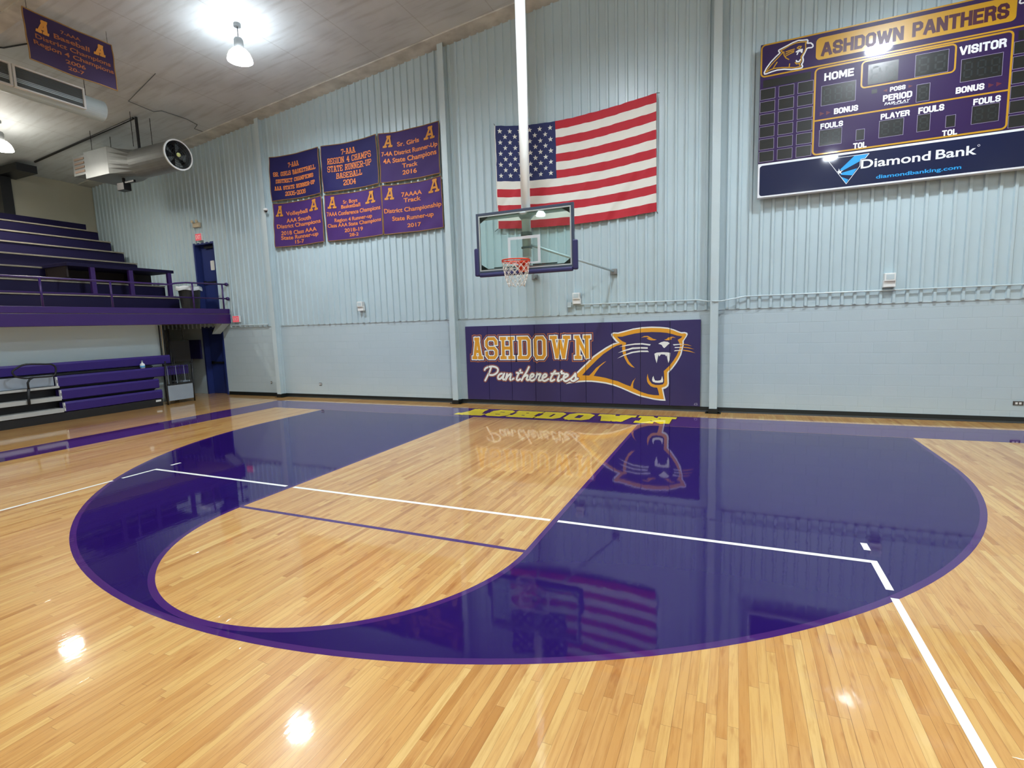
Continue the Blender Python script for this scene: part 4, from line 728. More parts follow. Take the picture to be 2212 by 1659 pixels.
# flag of the United States
M_FR = mat('flag_red', '#b51f30', 0.7); M_FW = mat('flag_white', '#dfe0d8', 0.7); M_FB = mat('flag_blue', '#1f2a5e', 0.7)
FX0, FX1, FZ0, FZ1 = -1.74, 1.88, 4.21, 6.52
def ff(u, v, d=0.0):
    s = (0.17 * v + 0.10 * (1 - v)) * 4 * u * (1 - u) * (1.0 - 0.25 * u)
    q = u * 3.62; r = v * 2.3
    y = 0.03 * sin(1.5 * q + 1.4 * r) + 0.014 * sin(7 * (q * 0.9 - r * 0.75)) * (0.35 + 0.65 * (1 - v)) + 0.011 * sin(13 * (q - r * 0.7) + 1.3 + sin(2 * q)) * (1 - 0.5 * v) + 0.006 * sin(24 * (q - 0.8 * r) + 4 + sin(3 * r)) + 0.003 * sin(41 * (q - 0.6 * r) + 2 * sin(2 * q))
    return (FX0 + (FX1 - FX0) * u + 0.015 * sin(3 * v) * (1 - u), 1.60 - y - d, FZ0 + (FZ1 - FZ0) * v - s)
nu, nv = 90, 39; m = cloth(nu, nv, ff); cu = round(nu * 0.404)
for j in range(nv):
    for i in range(nu):
        st = 12 - j // 3
        m.m[j * nu + i] = 2 if (i < cu and st < 7) else (0 if st % 2 == 0 else 1)
fg = thing('national_flag', 'large stars and stripes flag hung flat on the white ribbed wall behind the hoop', 'flag', (0.07, 1.6, 4.2))
m.build('flag_cloth', [M_FR, M_FW, M_FB], fg, smooth=True)
st = MB(); U1 = cu / nu; V0 = 6 / 13
for r in range(9):
    for c in range(6 if r % 2 == 0 else 5):
        uc = U1 * ((2 * c + 1 + (r % 2)) / 12.0); vc = V0 + (1 - V0) * ((9 - r) / 10.0)
        pts = []
        for k in range(10):
            an = pi / 2 + k * pi / 5; rr = 0.062 if k % 2 == 0 else 0.025; pts.append((uc + rr * cos(an) / 3.62, vc + rr * sin(an) / 2.31))
        st.poly([ff(a, b, 0.006) for a, b in pts])
st.build('star_field', M_FW, fg)
MB().tube([ff(0, v / 12, 0) for v in range(13)], 0.012, 6).build('heading_tape', M_FW, fg)
MB().tube([ff(0, 1), (-1.80, 1.69, 6.60)], 0.006, 6).tube([ff(1, 1), (1.93, 1.68, 6.55)], 0.006, 6).tube([ff(0, 0), (-1.86, 1.68, 4.17)], 0.006, 6).tube([ff(1, 0), (1.9, 1.68, 4.17)], 0.006, 6).build('corner_tie', M_STEELD, fg)

# ------------------------------------------------------------------ basketball goal
YB = -1.17
hp = thing('basketball_goal', 'glass basketball backboard with orange rim hanging from a white ceiling pole', 'basketball hoop', (0, -1.03, 2.86))
MB().tube([(0, -1.03, 3.16), (0, -1.03, 5.6), (0, -1.03, 8.86)], 0.085, 28, rs=[0.078, 0.084, 0.094]).build('pole', mat('gloss_white_pole_paint', '#eef3f2', 0.3), hp, smooth=True)
MB().lathe([(0.088, 0), (0.102, 0.005), (0.102, 0.06), (0.088, 0.065)], (0, -1.03, 3.52), 28).lathe([(0.083, 0), (0.098, 0.004), (0.098, 0.03), (0.083, 0.034)], (0, -1.03, 3.30), 28).build('pole_collar', M_GALV, hp, smooth=False)
MB().lathe([(0.085, 0), (0.16, 0.09), (0.16, 0.11)], (0, -1.03, 3.80), 24).build('pole_cone', M_WHITEP, hp, smooth=True)
bk = MB(); bk.box(-0.86, -1.13, 3.86, 0.86, -1.05, 3.93); bk.box(-0.09, -1.13, 2.98, 0.09, -1.06, 3.12)
bk.build('back_frame', M_WHITEP, hp, bevel=0.004)
bd = MB(); o_, i_ = (-0.914, 2.90, 0.914, 3.967), (-0.868, 2.946, 0.868, 3.921)
for a in ((o_[0], o_[1], i_[0], o_[3]), (i_[2], o_[1], o_[2], o_[3]), (i_[0], i_[3], i_[2], o_[3]), (i_[0], o_[1], i_[2], i_[1])): bd.box(a[0], YB - 0.015, a[1], a[2], YB + 0.035, a[3])
bf = bd.build('backboard_frame', M_FRAME, hp, bevel=0.004)
al = MB(); e = 0.022
for a in ((i_[0], i_[1], i_[0] + e, i_[3]), (i_[2] - e, i_[1], i_[2], i_[3]), (i_[0] + e, i_[3] - e, i_[2] - e, i_[3]), (i_[0] + e, i_[1], i_[2] - e, i_[1] + e)): al.box(a[0], YB - 0.010, a[1], a[2], YB + 0.02, a[3])
al.build('glass_bead', M_ALU, bf)
gs = MB()
for sx, sz in ((-1, 1), (-1, -1), (1, -1), (1, 1)):
    X = sx * 0.846; Z = 3.899 if sz > 0 else 2.968
    gs.prism([(X, Z), (X - sx * 0.15, Z), (X, Z - sz * 0.10)], 1, YB + 0.018, YB + 0.026)
gs.box(-0.846, YB + 0.018, 2.968, 0.846, YB + 0.03, 2.985).box(-0.6, YB + 0.018, 2.99, -0.1, YB + 0.028, 3.005).box(0.15, YB + 0.018, 2.99, 0.6, YB + 0.028, 3.01)
gs.build('corner_gusset', M_STEELD, bf)
MB().box(i_[0], YB, i_[1], i_[2], YB + 0.006, i_[3]).build('glass_pane', M_GLASS, hp)
tl = band([(-0.305, 3.025), (0.305, 3.025), (0.305, 3.50), (-0.305, 3.50)], [(-0.255, 3.05), (0.255, 3.05), (0.255, 3.45), (-0.255, 3.45)])
MB().flat(tl, wm(YB - 0.001)).build('target_square', M_VEIL, hp)
pd = MB()
for s in (-1, 1):
    a, b = sorted((s * 0.888, s * 0.972)); pd.box(a, YB - 0.035, 2.86, b, YB + 0.05, 3.36)
pd.box(-0.888, YB - 0.035, 2.84, 0.888, YB + 0.05, 2.915)
pd.build('edge_padding', M_NAVYRUB, hp, bevel=0.028, bseg=4)
RC = (0, YB - 0.385, 3.048)
ring = [(RC[0] + 0.235 * cos(2 * pi * k / 40), RC[1] + 0.235 * sin(2 * pi * k / 40), RC[2]) for k in range(40)]
rm = MB(); rm.tube(ring, 0.011, 10, closed=True)
ring2 = [(RC[0] + 0.232 * cos(2 * pi * k / 40), RC[1] + 0.232 * sin(2 * pi * k / 40), RC[2] - 0.03) for k in range(40)]
rm.tube(ring2, 0.005, 6, closed=True)
for k in range(12):
    an = 2 * pi * (k + 0.5) / 12; rm.tube([(RC[0] + 0.235 * cos(an), RC[1] + 0.235 * sin(an), RC[2]), (RC[0] + 0.235 * cos(an), RC[1] + 0.235 * sin(an), RC[2] - 0.04)], 0.005, 6)
for s in (-1, 1): rm.tube([(s * 0.16, RC[1] + 0.17, RC[2] - 0.01), (s * 0.07, YB - 0.03, RC[2] - 0.10)], 0.012, 8)
rm.box(-0.09, YB - 0.16, RC[2] - 0.012, 0.09, YB - 0.02, RC[2] + 0.006); rm.box(-0.09, YB - 0.055, RC[2] - 0.17, 0.09, YB - 0.016, RC[2] + 0.008)
ri = rm.build('rim', M_ORANGE, hp, smooth=True)
nt_ = MB(); rows = 6
def npt(k, j):
    f = j / rows; rr = 0.228 * (1 - f) ** 1.0 + 0.135 * f + 0.018 * sin(pi * f); an = 2 * pi * (k + 0.5 * (j % 2)) / 12
    return (RC[0] + rr * cos(an), RC[1] + rr * sin(an), RC[2] - 0.035 - 0.40 * f - (0.012 * sin(k * 2.3 + j) if j > 2 else 0))
for j in range(rows):
    for k in range(12):
        a = npt(k, j); nt_.tube([a, npt(k if j % 2 == 0 else k + 1, j + 1)], 0.0042, 5); nt_.tube([a, npt(k - 1 if j % 2 == 0 else k, j + 1)], 0.0042, 5)
nt_.build('net', M_NET, ri, smooth=True)
br = MB(); br.tube([(0.02, -1.03, 3.38), (0.96, 1.64, 3.05)], 0.024, 12); br.tube([(-0.02, -1.03, 3.30), (-0.88, 1.64, 3.03)], 0.024, 12); br.build('wall_brace', M_WHITEP, hp, smooth=True)
for x in (0.97, -0.88): MB().box(x - 0.07, 1.64, 2.98, x + 0.07, 1.685, 3.10).build('wall_bracket', M_GALV, hp, bevel=0.006)

# ------------------------------------------------------------------ small fixtures on the end wall
for (x, z, lb) in ((5.965, 2.545, 'white horn box on the ribbed wall below the scoreboard'), (0.13, 2.50, 'white horn box on the ribbed wall right of the basketball net'), (-5.94, 2.58, 'white horn box on the ribbed wall below the purple banners')):
    t = thing('wall_horn', lb, 'wall fixture', (x, 1.66, z - 0.12), 'small white boxes on the end wall')
    MB().box(x - 0.095, 1.60, z - 0.125, x + 0.095, 1.688, z + 0.0).box(x - 0.085, 1.57, z - 0.02, x + 0.085, 1.688, z + 0.125).build('housing', M_PLAST, t, bevel=0.008)
    MB().box(x - 0.06, 1.566, z + 0.01, x + 0.06, 1.572, z + 0.10).build('front_grille', M_WHITEP, t)
tag(MB().tube([(-0.02, 1.655, 2.36), (2.70, 1.655, 2.345), (2.9, 1.60, 2.31), (3.02, 1.50, 2.30), (3.16, 1.52, 2.30), (3.6, 1.655, 2.375), (9.0, 1.655, 2.36)], 0.013, 8).box(-0.09, 1.62, 2.31, 0.0, 1.688, 2.42).build('electrical_conduit', M_WHITEP, org=(3, 1.66, 2.33), smooth=False),
    'thin white conduit running along the wall from the small box to the right edge', 'conduit')
tag(MB().tube([(-10.86, 1.655, 7.7), (-10.9, 1.655, 5.0), (-10.98, 1.655, 2.50), (-10.98, 1.655, 2.40), (-11.02, 1.655, 2.30)], 0.014, 8).build('electrical_conduit', M_WHITEP, org=(-10.9, 1.66, 2.4)),
    'vertical conduit on the ribbed wall right of the upper blue door', 'conduit')
tag(MB().tube([(-11.1, 1.655, 2.2), (-9.45, 1.655, 2.19)], 0.016, 8).build('electrical_conduit', M_WHITEP, org=(-10.3, 1.66, 2.2)), 'short white pipe along the foot of the siding beside the lower exit sign', 'conduit')
def outlet(x, z, wd, lb):
    t = thing('wall_outlet', lb, 'outlet', (x, 1.715, z - 0.04))
    MB().box(x - wd / 2, 1.708, z - 0.036, x + wd / 2, 1.7195, z + 0.036).build('cover_plate', mat('dark_cover_plate', '#4a4642', 0.4), t, bevel=0.003)
    n = 2 if wd > 0.08 else 1
    for k in range(n):
        xx = x + (k - (n - 1) / 2) * 0.05; MB().box(xx - 0.016, 1.705, z - 0.018, xx + 0.016, 1.709, z + 0.018).build('socket', M_PLAST, t)
outlet(-7.66, 0.405, 0.10, 'small dark outlet low on the block wall between the two left columns'); outlet(7.92, 0.345, 0.14, 'small dark outlet low on the block wall at the right picture edge')
outlet(-9.62, 0.42, 0.05, 'tiny outlet low on the wall just left of the leftmost column')
M_EXR = mat('exit_red', '#e0303c', 0.4); M_EXL = emit('lit_exit_face', (1.0, 0.12, 0.16), 0.55)
def exit_sign(x0, x1, z0, z1, lb):
    t = thing('exit_sign', lb, 'exit sign', ((x0 + x1) / 2, 1.66, z0), 'red exit signs')
    MB().box(x0, 1.62, z0, x1, 1.688, z1).build('housing', M_PLAST, t, bevel=0.004)
    MB().box(x0 + 0.01, 1.612, z0 + 0.01, x1 - 0.01, 1.622, z1 - 0.01).build('lit_face', M_EXL, t)
    m = MB(); m.flat(text('EXIT', x0 + 0.03, x1 - 0.03, z0 + 0.05, z1 - 0.05, 0.03), wm(1.610)); m.build('lettering', mat('exit_lettering', '#ffd0d0', 0.4), t)
exit_sign(-12.24, -11.96, 4.88, 5.10, 'red exit sign above the upper blue door'); exit_sign(-10.92, -10.64, 2.29, 2.49, 'red exit sign on the wall right of the balcony end')
t = thing('emergency_light', 'small cream emergency light on the wall above the upper exit sign', 'light fixture', (-12.2, 1.66, 5.35))
MB().box(-12.32, 1.62, 5.30, -12.02, 1.688, 5.44).build('battery_box', M_CREAM, t, bevel=0.01)
for x in (-12.27, -12.07): MB().lathe([(0.03, 0.0), (0.05, -0.05), (0.045, -0.055), (0.0, -0.04)], (x, 1.62, 5.47), 14, axis=1).build('lamp_head', M_CREAM, t, smooth=True)
t = thing('security_camera', 'small white dome camera on the left column beside the volleyball banner', 'camera', (-9.05, 1.50, 5.4))
MB().lathe([(0.0, 0.0), (0.05, 0.0), (0.06, 0.02), (0.06, 0.05)], (-9.0, 1.50, 5.42), 18).build('housing', M_PLAST, t, smooth=True)
MB().lathe([(0.0, -0.045), (0.03, -0.035), (0.045, 0.0)], (-9.0, 1.50, 5.42), 18).build('dome', M_BLACKM, t, smooth=True)
MB().box(-9.03, 1.50, 5.45, -8.97, 1.52, 5.50).build('mount', M_PLAST, t)
tag(MB().tube([(-9.32, 1.68, 1.45), (-9.33, 1.67, 1.36), (-9.31, 1.66, 1.30), (-9.32, 1.67, 1.20)], 0.018, 8).tube([(-9.31, 1.67, 1.20), (-9.30, 1.67, 1.10)], 0.014, 8, mi=1).tube([(-9.32, 1.68, 1.42), (-9.32, 1.715, 1.42)], 0.01, 6).build('hanging_strap', [mat('blue_strap', '#2a62b8', 0.6), mat('red_strap', '#8a3030', 0.6)], org=(-9.3, 1.68, 1.1)),
    'blue and red strap hanging on the wall just left of the leftmost column', 'strap')

# ------------------------------------------------------------------ balcony with fixed bleachers
YE = YR + 0.4
bal = thing('balcony_bleacher', 'purple balcony of fixed bleacher rows along the left side', 'bleacher', (-13.0, 0, 2.27))
MB().box(XL + 0.02, YE, 2.29, -11.10, 1.66, 2.70).build('floor_slab', M_CREAM, bal)
MB().box(-11.12, YE, 2.265, -11.06, 1.665, 2.55).build('fascia_beam', M_PURPLE, bal, bevel=0.004)
MB().box(-11.13, YE, 2.565, -11.07, 1.665, 2.715).build('kerb_band', M_PURPLE, bal, bevel=0.004)
MB().prism([(-11.40, 2.26), (-11.12, 2.26), (-11.58, 1.95), (-11.62, 1.95)], 1, 1.40, 1.66).build('end_gusset', M_WHITEP, bal)
for r in range(7):
    x = -12.40 - 0.617 * r; z = 2.71 + 0.393 * r
    MB().box(x - 0.04, YE, z + 0.03, x, 1.0, z + 0.345).build('riser_board', M_PURPLE_DIM, bal, bevel=0.003)
    MB().box(x - 0.62, YE, z + 0.355, x + 0.025, 1.0, z + 0.393).build('seat_plank', M_SEATW, bal, bevel=0.003)
    MB().box(x - 0.60, 0.96, 2.71, x - 0.04, 1.0, z + 0.35).build('end_panel', M_PURPLE_DIM, bal)
x = -12.40 - 0.617 * 7; MB().box(x - 0.05, YE, 5.46, x, 1.0, 5.75).build('back_rest', M_PURPLE_DIM, bal)

rl = MB().tube([(-11.10, YE, 3.33), (-11.10, -0.1, 3.37), (-11.10, 0.02, 3.41), (-11.10, 0.35, 3.45), (-11.10, 1.66, 3.47)], 0.024, 10).build('railing', M_PURPLE, bal, smooth=True)
MB().tube([(-11.10, YE, 3.01), (-11.10, 1.66, 3.03)], 0.022, 10).build('middle_rail', M_PURPLE, rl, smooth=True)
for z in (3.03, 3.47): MB().lathe([(0.0, -0.07), (0.045, -0.07), (0.055, -0.03), (0.045, 0.0)], (-11.10, 1.685, z), 16, axis=1).build('wall_flange', M_PURPLE, rl, smooth=True)
yy = -3.07; ps = [1.50, 0.54, -1.62] + [-3.07 - 1.5 * k for k in range(17)]
for y in ps: MB().tube([(-11.10, y, 2.715), (-11.10, y, 3.35 if y < 0 else 3.46)], 0.024, 10).build('post', M_PURPLE, rl, smooth=True)

t = thing('scorer_table', 'long dark purple scorer shelf on posts standing on the lowest balcony rows', 'table', (-12.9, -0.3, 3.17))
MB().box(-13.55, -1.85, 3.84, -12.42, 0.93, 3.925).build('table_top', M_PURPLE_DIM, t, bevel=0.006)
for y in (0.80, -0.30, -1.26): MB().box(-12.52, y - 0.055, 3.108, -12.43, y + 0.055, 3.84).build('leg', M_PURPLE, t, bevel=0.004)
MB().box(-13.53, -1.8, 3.51, -13.49, 0.90, 3.84).build('shadow_board', mat('under_shelf_shadow', '#2a1c18', 0.6), t)  # dark sheet stands in for the shadow under the shelf
MB().box(-13.45, -1.80, 3.56, -12.56, -1.76, 3.84).box(-13.45, 0.1, 3.51, -13.0, 0.13, 3.84).build('side_board', mat('dark_brown_side', '#241a1c', 0.6), t)

t = thing('trash_can', 'black trash can with pale liner on the balcony beside the upper blue door', 'trash can', (-11.5, 0.72, 2.71))
MB().lathe([(0.0, 0.0), (0.23, 0.0), (0.29, 0.60), (0.305, 0.60), (0.305, 0.63), (0.28, 0.63), (0.22, 0.03)], (-11.5, 0.72, 2.71), 28).build('can_body', M_BLACKM, t, smooth=False)
lv = MB(); k0 = 28
prof = [(0.275, 0.56), (0.285, 0.66), (0.315, 0.665), (0.325, 0.60), (0.32, 0.545)]
lv.lathe(prof, (-11.5, 0.72, 2.71), k0, caps=False)
lv.v = [(x + 0.012 * sin(9 * math.atan2(y - 0.72, x + 11.5)), y + 0.012 * cos(7 * math.atan2(y - 0.72, x + 11.5)), z + 0.015 * sin(5 * math.atan2(y - 0.72, x + 11.5))) for x, y, z in lv.v]
lv.build('bin_liner', M_BAG, t, smooth=True)

# ------------------------------------------------------------------ wall under the balcony
struct(MB().box(-12.4, YE, 0, -12.15, 0.22, 2.28).build('wall_under_balcony', mat('light_lifted_white_wall', '#d8edf2', 0.4, bump=0.001, bscale=40)))  # lamp light reaching under the balcony is put into the brighter base colour

# telescopic bleacher below
tb = thing('telescopic_bleacher', 'closed purple telescopic bleacher standing on the floor below the balcony', 'bleacher', (-11.6, -3, 0))
MB().box(-12.1, -20, 0.0, -11.39, -0.47, 0.20).build('kick_board', M_BLACKM, tb)
M_CAP = mat('white_end_cap', '#c9cdd0', 0.4)
def seat_board(z0, z1, xf, y0, y1, cap=True):
    o = MB(); o.prism([(xf - 0.26, z1 - 0.02), (xf - 0.26, z0 + 0.02), (xf - 0.04, z0), (xf - 0.012, z0 + 0.015), (xf, z1 - 0.05), (xf - 0.03, z1)], 1, y0, y1)
    # swap order: prism gives (x, y, z) with pts (x, z)
    b_ = o.build('seat_board', M_PURPLEB, tb, bevel=0.004)
    if cap:
        MB().box(xf - 0.05, y0 - 0.03, z0 + 0.03, xf + 0.006, y0 - 0.002, z1 - 0.02).build('end_cap', M_CAP, b_)
        MB().box(xf + 0.006, y0 - 0.022, z0 + 0.10, xf + 0.009, y0 - 0.010, z1 - 0.09).build('cap_mark', M_BLACKM, b_)
    return b_
rowsB = [(0.205, 0.455, -11.38), (0.505, 0.765, -11.41), (0.815, 1.085, -11.44)]
for i, (z0, z1, xf) in enumerate(rowsB):
    seat_board(z0, z1, xf, -2.77 - 0.03 * i, (-0.46, -0.50, 0.40)[i])
    seat_board(z0, z1, xf, -16.0, -5.2, False)
seat_board(1.15, 1.40, -11.62, -16.0, 0.02, False)
MB().box(-12.1, -16, 0.2, -11.70, -0.47, 1.14).build('under_structure', M_BLACKM, tb)
for z in (0.46, 0.77, 1.09): MB().box(-11.70, -16, z, -11.61, -0.5, z + 0.035).build('row_shelf', M_BLACKM, tb)
# the aisle: bare grey decks with pale nosings
for z, xf in ((0.215, -11.36), (0.50, -11.39), (0.80, -11.42)):
    MB().box(-11.72, -5.18, z, xf, -2.82, z + 0.095 if z < 0.6 else z + 0.05).build('deck_nosing', mat('pale_nosing', '#a9adab', 0.45), tb, bevel=0.003)
MB().box(-11.62, -5.18, 0.86, -11.50, -2.88, 1.12).build('deck_panel', M_GREYD, tb, bevel=0.004)
ra = MB()
lp = [(-3.60, 1.36), (-3.45, 1.42), (-3.1, 1.395), (-2.97, 1.38), (-2.90, 1.30), (-2.92, 1.16), (-3.0, 1.105), (-3.35, 1.11), (-3.50, 1.11), (-3.66, 1.17), (-3.70, 1.28)]
ra.tube([(-11.30, a, b) for a, b in smooth_line(lp + [lp[0]], 3)[:-1]], 0.020, 8, closed=True)
ra.tube([(-11.30, a, b) for a, b in [(-3.35, 1.11), (-3.42, 1.07), (-3.46, 1.0), (-3.46, 0.84)]], 0.022, 8); ra.tube([(-11.30, -3.46, 0.86), (-11.36, -3.46, 0.60), (-11.36, -3.46, 0.5)], 0.03, 8)
ra.build('aisle_hand_rail', M_STEELD, tb, smooth=True)
MB().box(-11.39, -0.66, 0.125, -11.383, -0.52, 0.175).build('white_sticker', M_PLAST, tb)
MB().box(-11.69, -3.99, 0.66, -11.685, -3.90, 0.74).build('green_sticker', mat('green_sticker', '#7fae3c', 0.5), tb)
t = thing('spray_bottle', 'small white bottle with blue label standing on the telescopic bleacher', 'bottle', (-11.535, -0.82, 1.086))
MB().lathe([(0.0, 0.0), (0.055, 0.0), (0.058, 0.02), (0.058, 0.11), (0.02, 0.15), (0.018, 0.165)], (-11.535, -0.82, 1.086), 18).build('bottle_body', M_PLAST, t, smooth=True)
MB().lathe([(0.0595, 0.02), (0.0595, 0.075)], (-11.535, -0.82, 1.086), 18).build('bottle_label', mat('blue_label', '#5aa8d8', 0.5), t, smooth=True)
MB().lathe([(0.022, 0.165), (0.024, 0.195), (0.01, 0.21), (0.0, 0.21)], (-11.535, -0.82, 1.086), 14).build('bottle_cap', M_GREYD, t, smooth=True)

# portable steps / rail unit at the bleacher's end
t = thing('portable_steps', 'black tubular railed steps with grey lower panel at the end of the bleacher', 'steps', (-11.4, 0.05, 0))
for y in (-0.36, 0.43):
    MB().tube([(-11.32, y - 0.02, 0.0), (-11.34, y, 0.55), (-11.37, y + 0.06, 1.24)], 0.02, 8).build('frame_post', M_BLACKM, t, smooth=True)
    MB().tube([(-11.95, abs(y) - 0.1, 0.0), (-11.95, abs(y) - 0.1, 2.15 if y < 0 else 1.3)], 0.02, 8).build('frame_post', M_BLACKM, t, smooth=True)
MB().box(-11.35, -0.33, 0.10, -11.325, 0.40, 0.535).build('lower_panel', M_GREYD, t)
MB().box(-11.37, -0.34, 0.545, -11.32, 0.42, 0.585).box(-11.39, -0.34, 1.10, -11.35, 0.46, 1.13).build('cross_bar', M_BLACKM, t)
for k in range(9): MB().tube([(-11.35, -0.27 + 0.08 * k, 0.58), (-11.37, -0.27 + 0.08 * k, 1.11)], 0.007, 6).build('baluster', M_BLACKM if k % 3 else M_GREYD, t)
MB().box(-11.95, 0.22, 0.58, -11.5, 0.45, 0.62).box(-11.95, 0.12, 0.3, -11.5, 0.4, 0.33).build('tread', M_GREYD, t)
t = thing('folding_rack', 'dark folded rack of black panels under the balcony end', 'rack', (-11.9, 0.5, 0))
MB().box(-12.1, 0.30, 1.16, -12.04, 0.92, 1.78).build('dark_panel', mat('dark_mesh_panel', '#22201f', 0.7), t)
MB().tube([(-12.07, 0.30, 0.02), (-12.07, 0.30, 2.16), (-12.07, 0.75, 2.16), (-12.07, 0.77, 1.82), (-12.07, 0.92, 1.80), (-12.07, 0.92, 0.02)], 0.013, 8).build('rack_frame', M_BLACKM, t, smooth=False)
PI = MB()
for k, y in enumerate((0.08, 0.14, 0.20)): PI.tube([(-12.08, y, 0.0), (-12.08, y, 2.26)], 0.018, 8, mi=k % 2)
tag(PI.build('support_pipe', [M_BLACKM, M_CREAM], org=(-11.8, 0.1, 0)), 'bundle of black and cream pipes rising to the balcony edge beside the white wall', 'pipes')
tag(MB().box(-13.05, 1.60, 1.16, -12.53, 1.66, 1.78).box(-13.05, 1.66, 1.2, -13.0, 1.715, 1.74).build('wall_board', mat('navy_board', '#262458', 0.5), org=(-12.8, 1.65, 1.16)), 'dark purple board on the wall left of the lower blue door', 'board')

# ------------------------------------------------------------------ equipment under the roof
hc = (-11.75, -0.35)
t = thing('unit_heater', 'galvanised fan unit with round duct and black guard hanging near the left roof', 'heater', (-11.8, -0.35, 6.3))
MB().box(-13.75, -0.72, 6.48, -13.1, 0.02, 7.0).build('burner_box', M_GALV, t, bevel=0.01)
bgm = MB()
for k in range(4): bgm.box(-13.65, -0.735, 6.55 + 0.11 * k, -13.2, -0.72, 6.60 + 0.11 * k)
bgm.build('louvre', mat('dull_copper_louvre', '#8f7a6c', 0.5, metal=0.4), t)
MB().box(-13.1, -0.78, 6.32, -12.05, 0.08, 7.02).build('body_box', M_GALV, t, bevel=0.008)
tr_ = MB(); seg = 24; a0 = len(tr_.v)
for k in range(seg):
    an = 2 * pi * k / seg; c_, s_ = cos(an), sin(an); q = max(abs(c_), abs(s_)); tr_.v.append((-12.05, -0.35 + 0.43 * c_ / q, 6.67 + 0.35 * s_ / q))
for k in range(seg):
    an = 2 * pi * k / seg; tr_.v.append((-11.35, -0.35 + 0.35 * cos(an), 6.58 + 0.35 * sin(an)))
for k in range(seg): tr_.f.append((k, (k + 1) % seg, seg + (k + 1) % seg, seg + k)); tr_.m.append(0)
tr_.build('transition', M_GALV, t)
MB().lathe([(0.35, 0.0), (0.362, 0.0), (0.362, 1.5), (0.345, 1.5), (0.345, 0.05)], (-11.35, -0.35, 6.58), 36, axis=0, caps=False).build('duct_tube', M_GALV, t, smooth=False)
MB().lathe([(0.345, 0), (0.378, 0), (0.378, 0.035), (0.345, 0.035)], (-9.87, -0.35, 6.58), 36, axis=0, caps=False).build('guard_ring', M_PLAST, t, smooth=False)
gd = MB()
for r_ in (0.07, 0.13, 0.19, 0.25, 0.30): gd.tube([(-9.85, -0.35 + r_ * cos(2 * pi * k / 28), 6.58 + r_ * sin(2 * pi * k / 28)) for k in range(28)], 0.006, 5, closed=True)
for k in range(8): gd.tube([(-9.85, -0.35, 6.58), (-9.85, -0.35 + 0.35 * cos(pi * k / 4), 6.58 + 0.35 * sin(pi * k / 4))], 0.005, 5)
gd.build('guard_wire', M_STEELD, t)
MB().lathe([(0.0, 0.0), (0.345, 0.0), (0.345, 0.02)], (-10.2, -0.35, 6.58), 30, axis=0).build('fan_backing', M_BLACKM, t)
fb = MB()
for k in range(5):
    an = 2 * pi * k / 5
    def q_(r_, da, dx): return (-9.98 + dx, -0.35 + r_ * cos(an + da), 6.58 + r_ * sin(an + da))
    fb.poly([q_(0.05, -0.2, -0.02), q_(0.31, -0.28, -0.04), q_(0.31, 0.28, 0.03), q_(0.05, 0.3, 0.02)])
fb.build('fan_blade', M_DGREY, t)
MB().lathe([(0.0, 0.03), (0.05, 0.025), (0.055, 0.0)], (-9.85, -0.35, 6.58), 18, axis=0).build('fan_hub', mat('pale_yellow_hub', '#c8d08a', 0.5), t, smooth=True)
MB().box(-12.35, -0.45, 5.98, -12.05, -0.25, 6.18).box(-12.22, -0.38, 6.18, -12.16, -0.32, 6.34).box(-12.05, -0.42, 6.14, -11.65, -0.36, 6.20).build('drive_motor', M_BLACKM, t, bevel=0.01)
for x, z in ((-13.0, 7.0), (-11.2, 6.93)):
    for y in (-0.6, -0.1): MB().tube([(x, y, z), (x, y, ceil_z(x))], 0.008, 6).build('hanger_rod', M_STEELD, t)
tag(MB().tube([(-11.32, -0.38, 7.76), (-11.32, -0.38, 6.955)], 0.035, 10).build('gas_pipe', M_BLACKM, org=(-11.3, -0.4, 7.0)), 'short black vertical pipe dropping from the ceiling onto the fan unit', 'pipe')
tag(MB().tube([(-11.40, -0.40, 7.735), (-16.05, -0.50, ceil_z(16.15) - 0.04)], 0.03, 8).build('gas_pipe', M_BLACKM, org=(-14, -0.4, 7.5)), 'long black pipe slanting along the ceiling above the fan unit', 'pipe')
tag(MB().box(-17.35, -0.95, 6.95, -16.1, -0.45, 7.17).build('roof_bracket', M_BLACKM, org=(-16.7, -0.7, 7.0)), 'thick black horizontal bracket under the ceiling at far left', 'bracket')
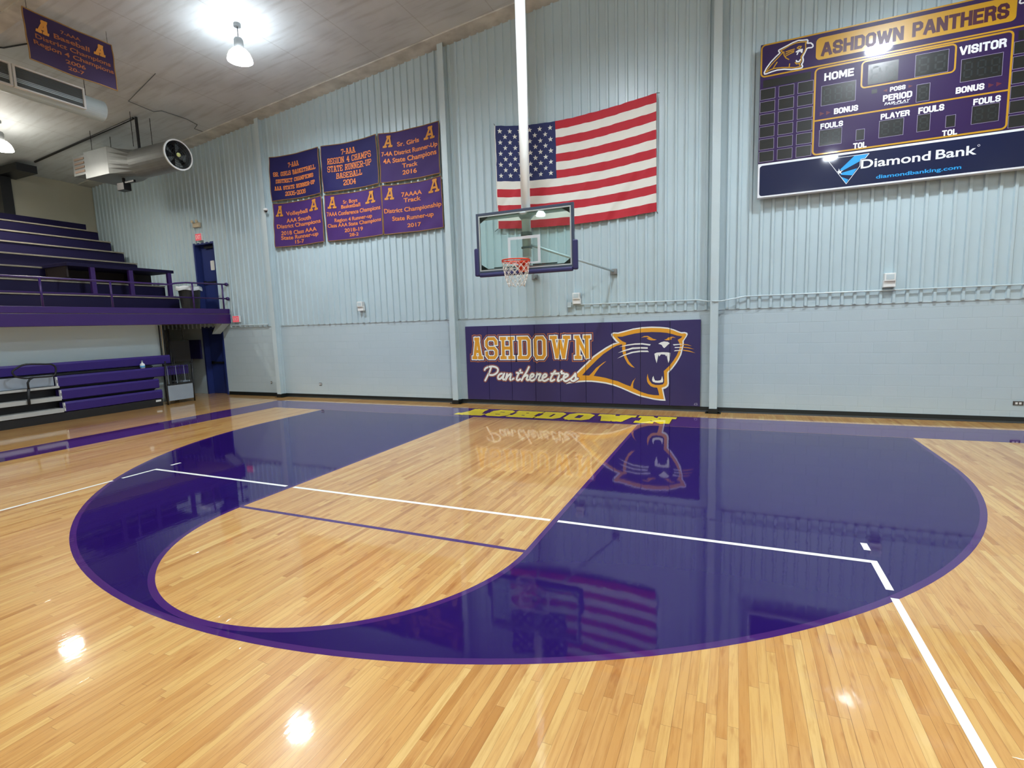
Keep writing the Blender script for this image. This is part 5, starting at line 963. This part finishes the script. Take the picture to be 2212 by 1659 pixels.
tag(MB().box(-17.38, -0.95, 5.75, -17.1, -0.68, 6.94).build('wall_bracket', M_BLACKM, org=(-17.2, -0.8, 5.8)), 'black vertical strut on the far left wall above the bleachers', 'bracket')

t = thing('air_duct', 'white round duct with long grey grilles hanging at the top left', 'duct', (-10.0, -4, 7.0))
MB().lathe([(0.0, 0), (0.225, 0), (0.225, 7.3), (0.0, 7.3)], (-10.12, -9.2, 7.16), 32, axis=1).build('duct_tube', M_WHITEP, t, smooth=False)
for y1 in (-2.35, -3.62, -4.90, -6.18):
    y0 = y1 - 1.25
    fr = MB(); fr.box(-9.93, y0, 7.00, -9.86, y1, 7.03).box(-9.93, y0, 7.41, -9.86, y1, 7.44).box(-9.93, y0, 7.03, -9.86, y0 + 0.04, 7.41).box(-9.93, y1 - 0.04, 7.03, -9.86, y1, 7.41)
    f_ = fr.build('grille_frame', M_PLAST, t, bevel=0.003)
    lv = MB(); lv.box(-9.93, y0 + 0.04, 7.03, -9.90, y1 - 0.04, 7.41)
    for k in range(12): lv.box(-9.90, y0 + 0.04, 7.045 + 0.031 * k, -9.885, y1 - 0.04, 7.052 + 0.031 * k)
    lv.build('grille_slats', M_DGREY, f_)
for y in (-2.2, -5.5): MB().tube([(-10.12, y, 7.38), (-10.12, y, ceil_z(10.12))], 0.007, 6).build('hanger_rod', M_STEELD, t)

tag(MB().tube([(x, y, ceil_z(x) - 0.02) for x, y in ((-9.0, -1.3), (-10.66, -0.94), (-10.74, -0.28), (-10.55, -0.18), (-10.52, 0.48), (-10.62, 0.85), (-10.89, 0.95), (-10.9, 1.2))], 0.008, 6).build('electrical_conduit', M_DGREY, org=(-10.6, 0, 7.8)), 'thin grey conduit snaking over the ceiling to the rafter above the fan unit', 'conduit')
tag(MB().tube([(x, y, ceil_z(x) - 0.02) for x, y in ((-9.35, -3.35), (-9.5, -3.2), (-9.75, -3.3), (-10.3, -3.5), (-10.5, -3.75), (-10.75, -3.8), (-10.95, -3.9))], 0.014, 6).build('loose_cable', M_STEELD, org=(-10, -3.5, 7.9)), 'dark loose cable hanging on the ceiling left of the hanging banner', 'cable')
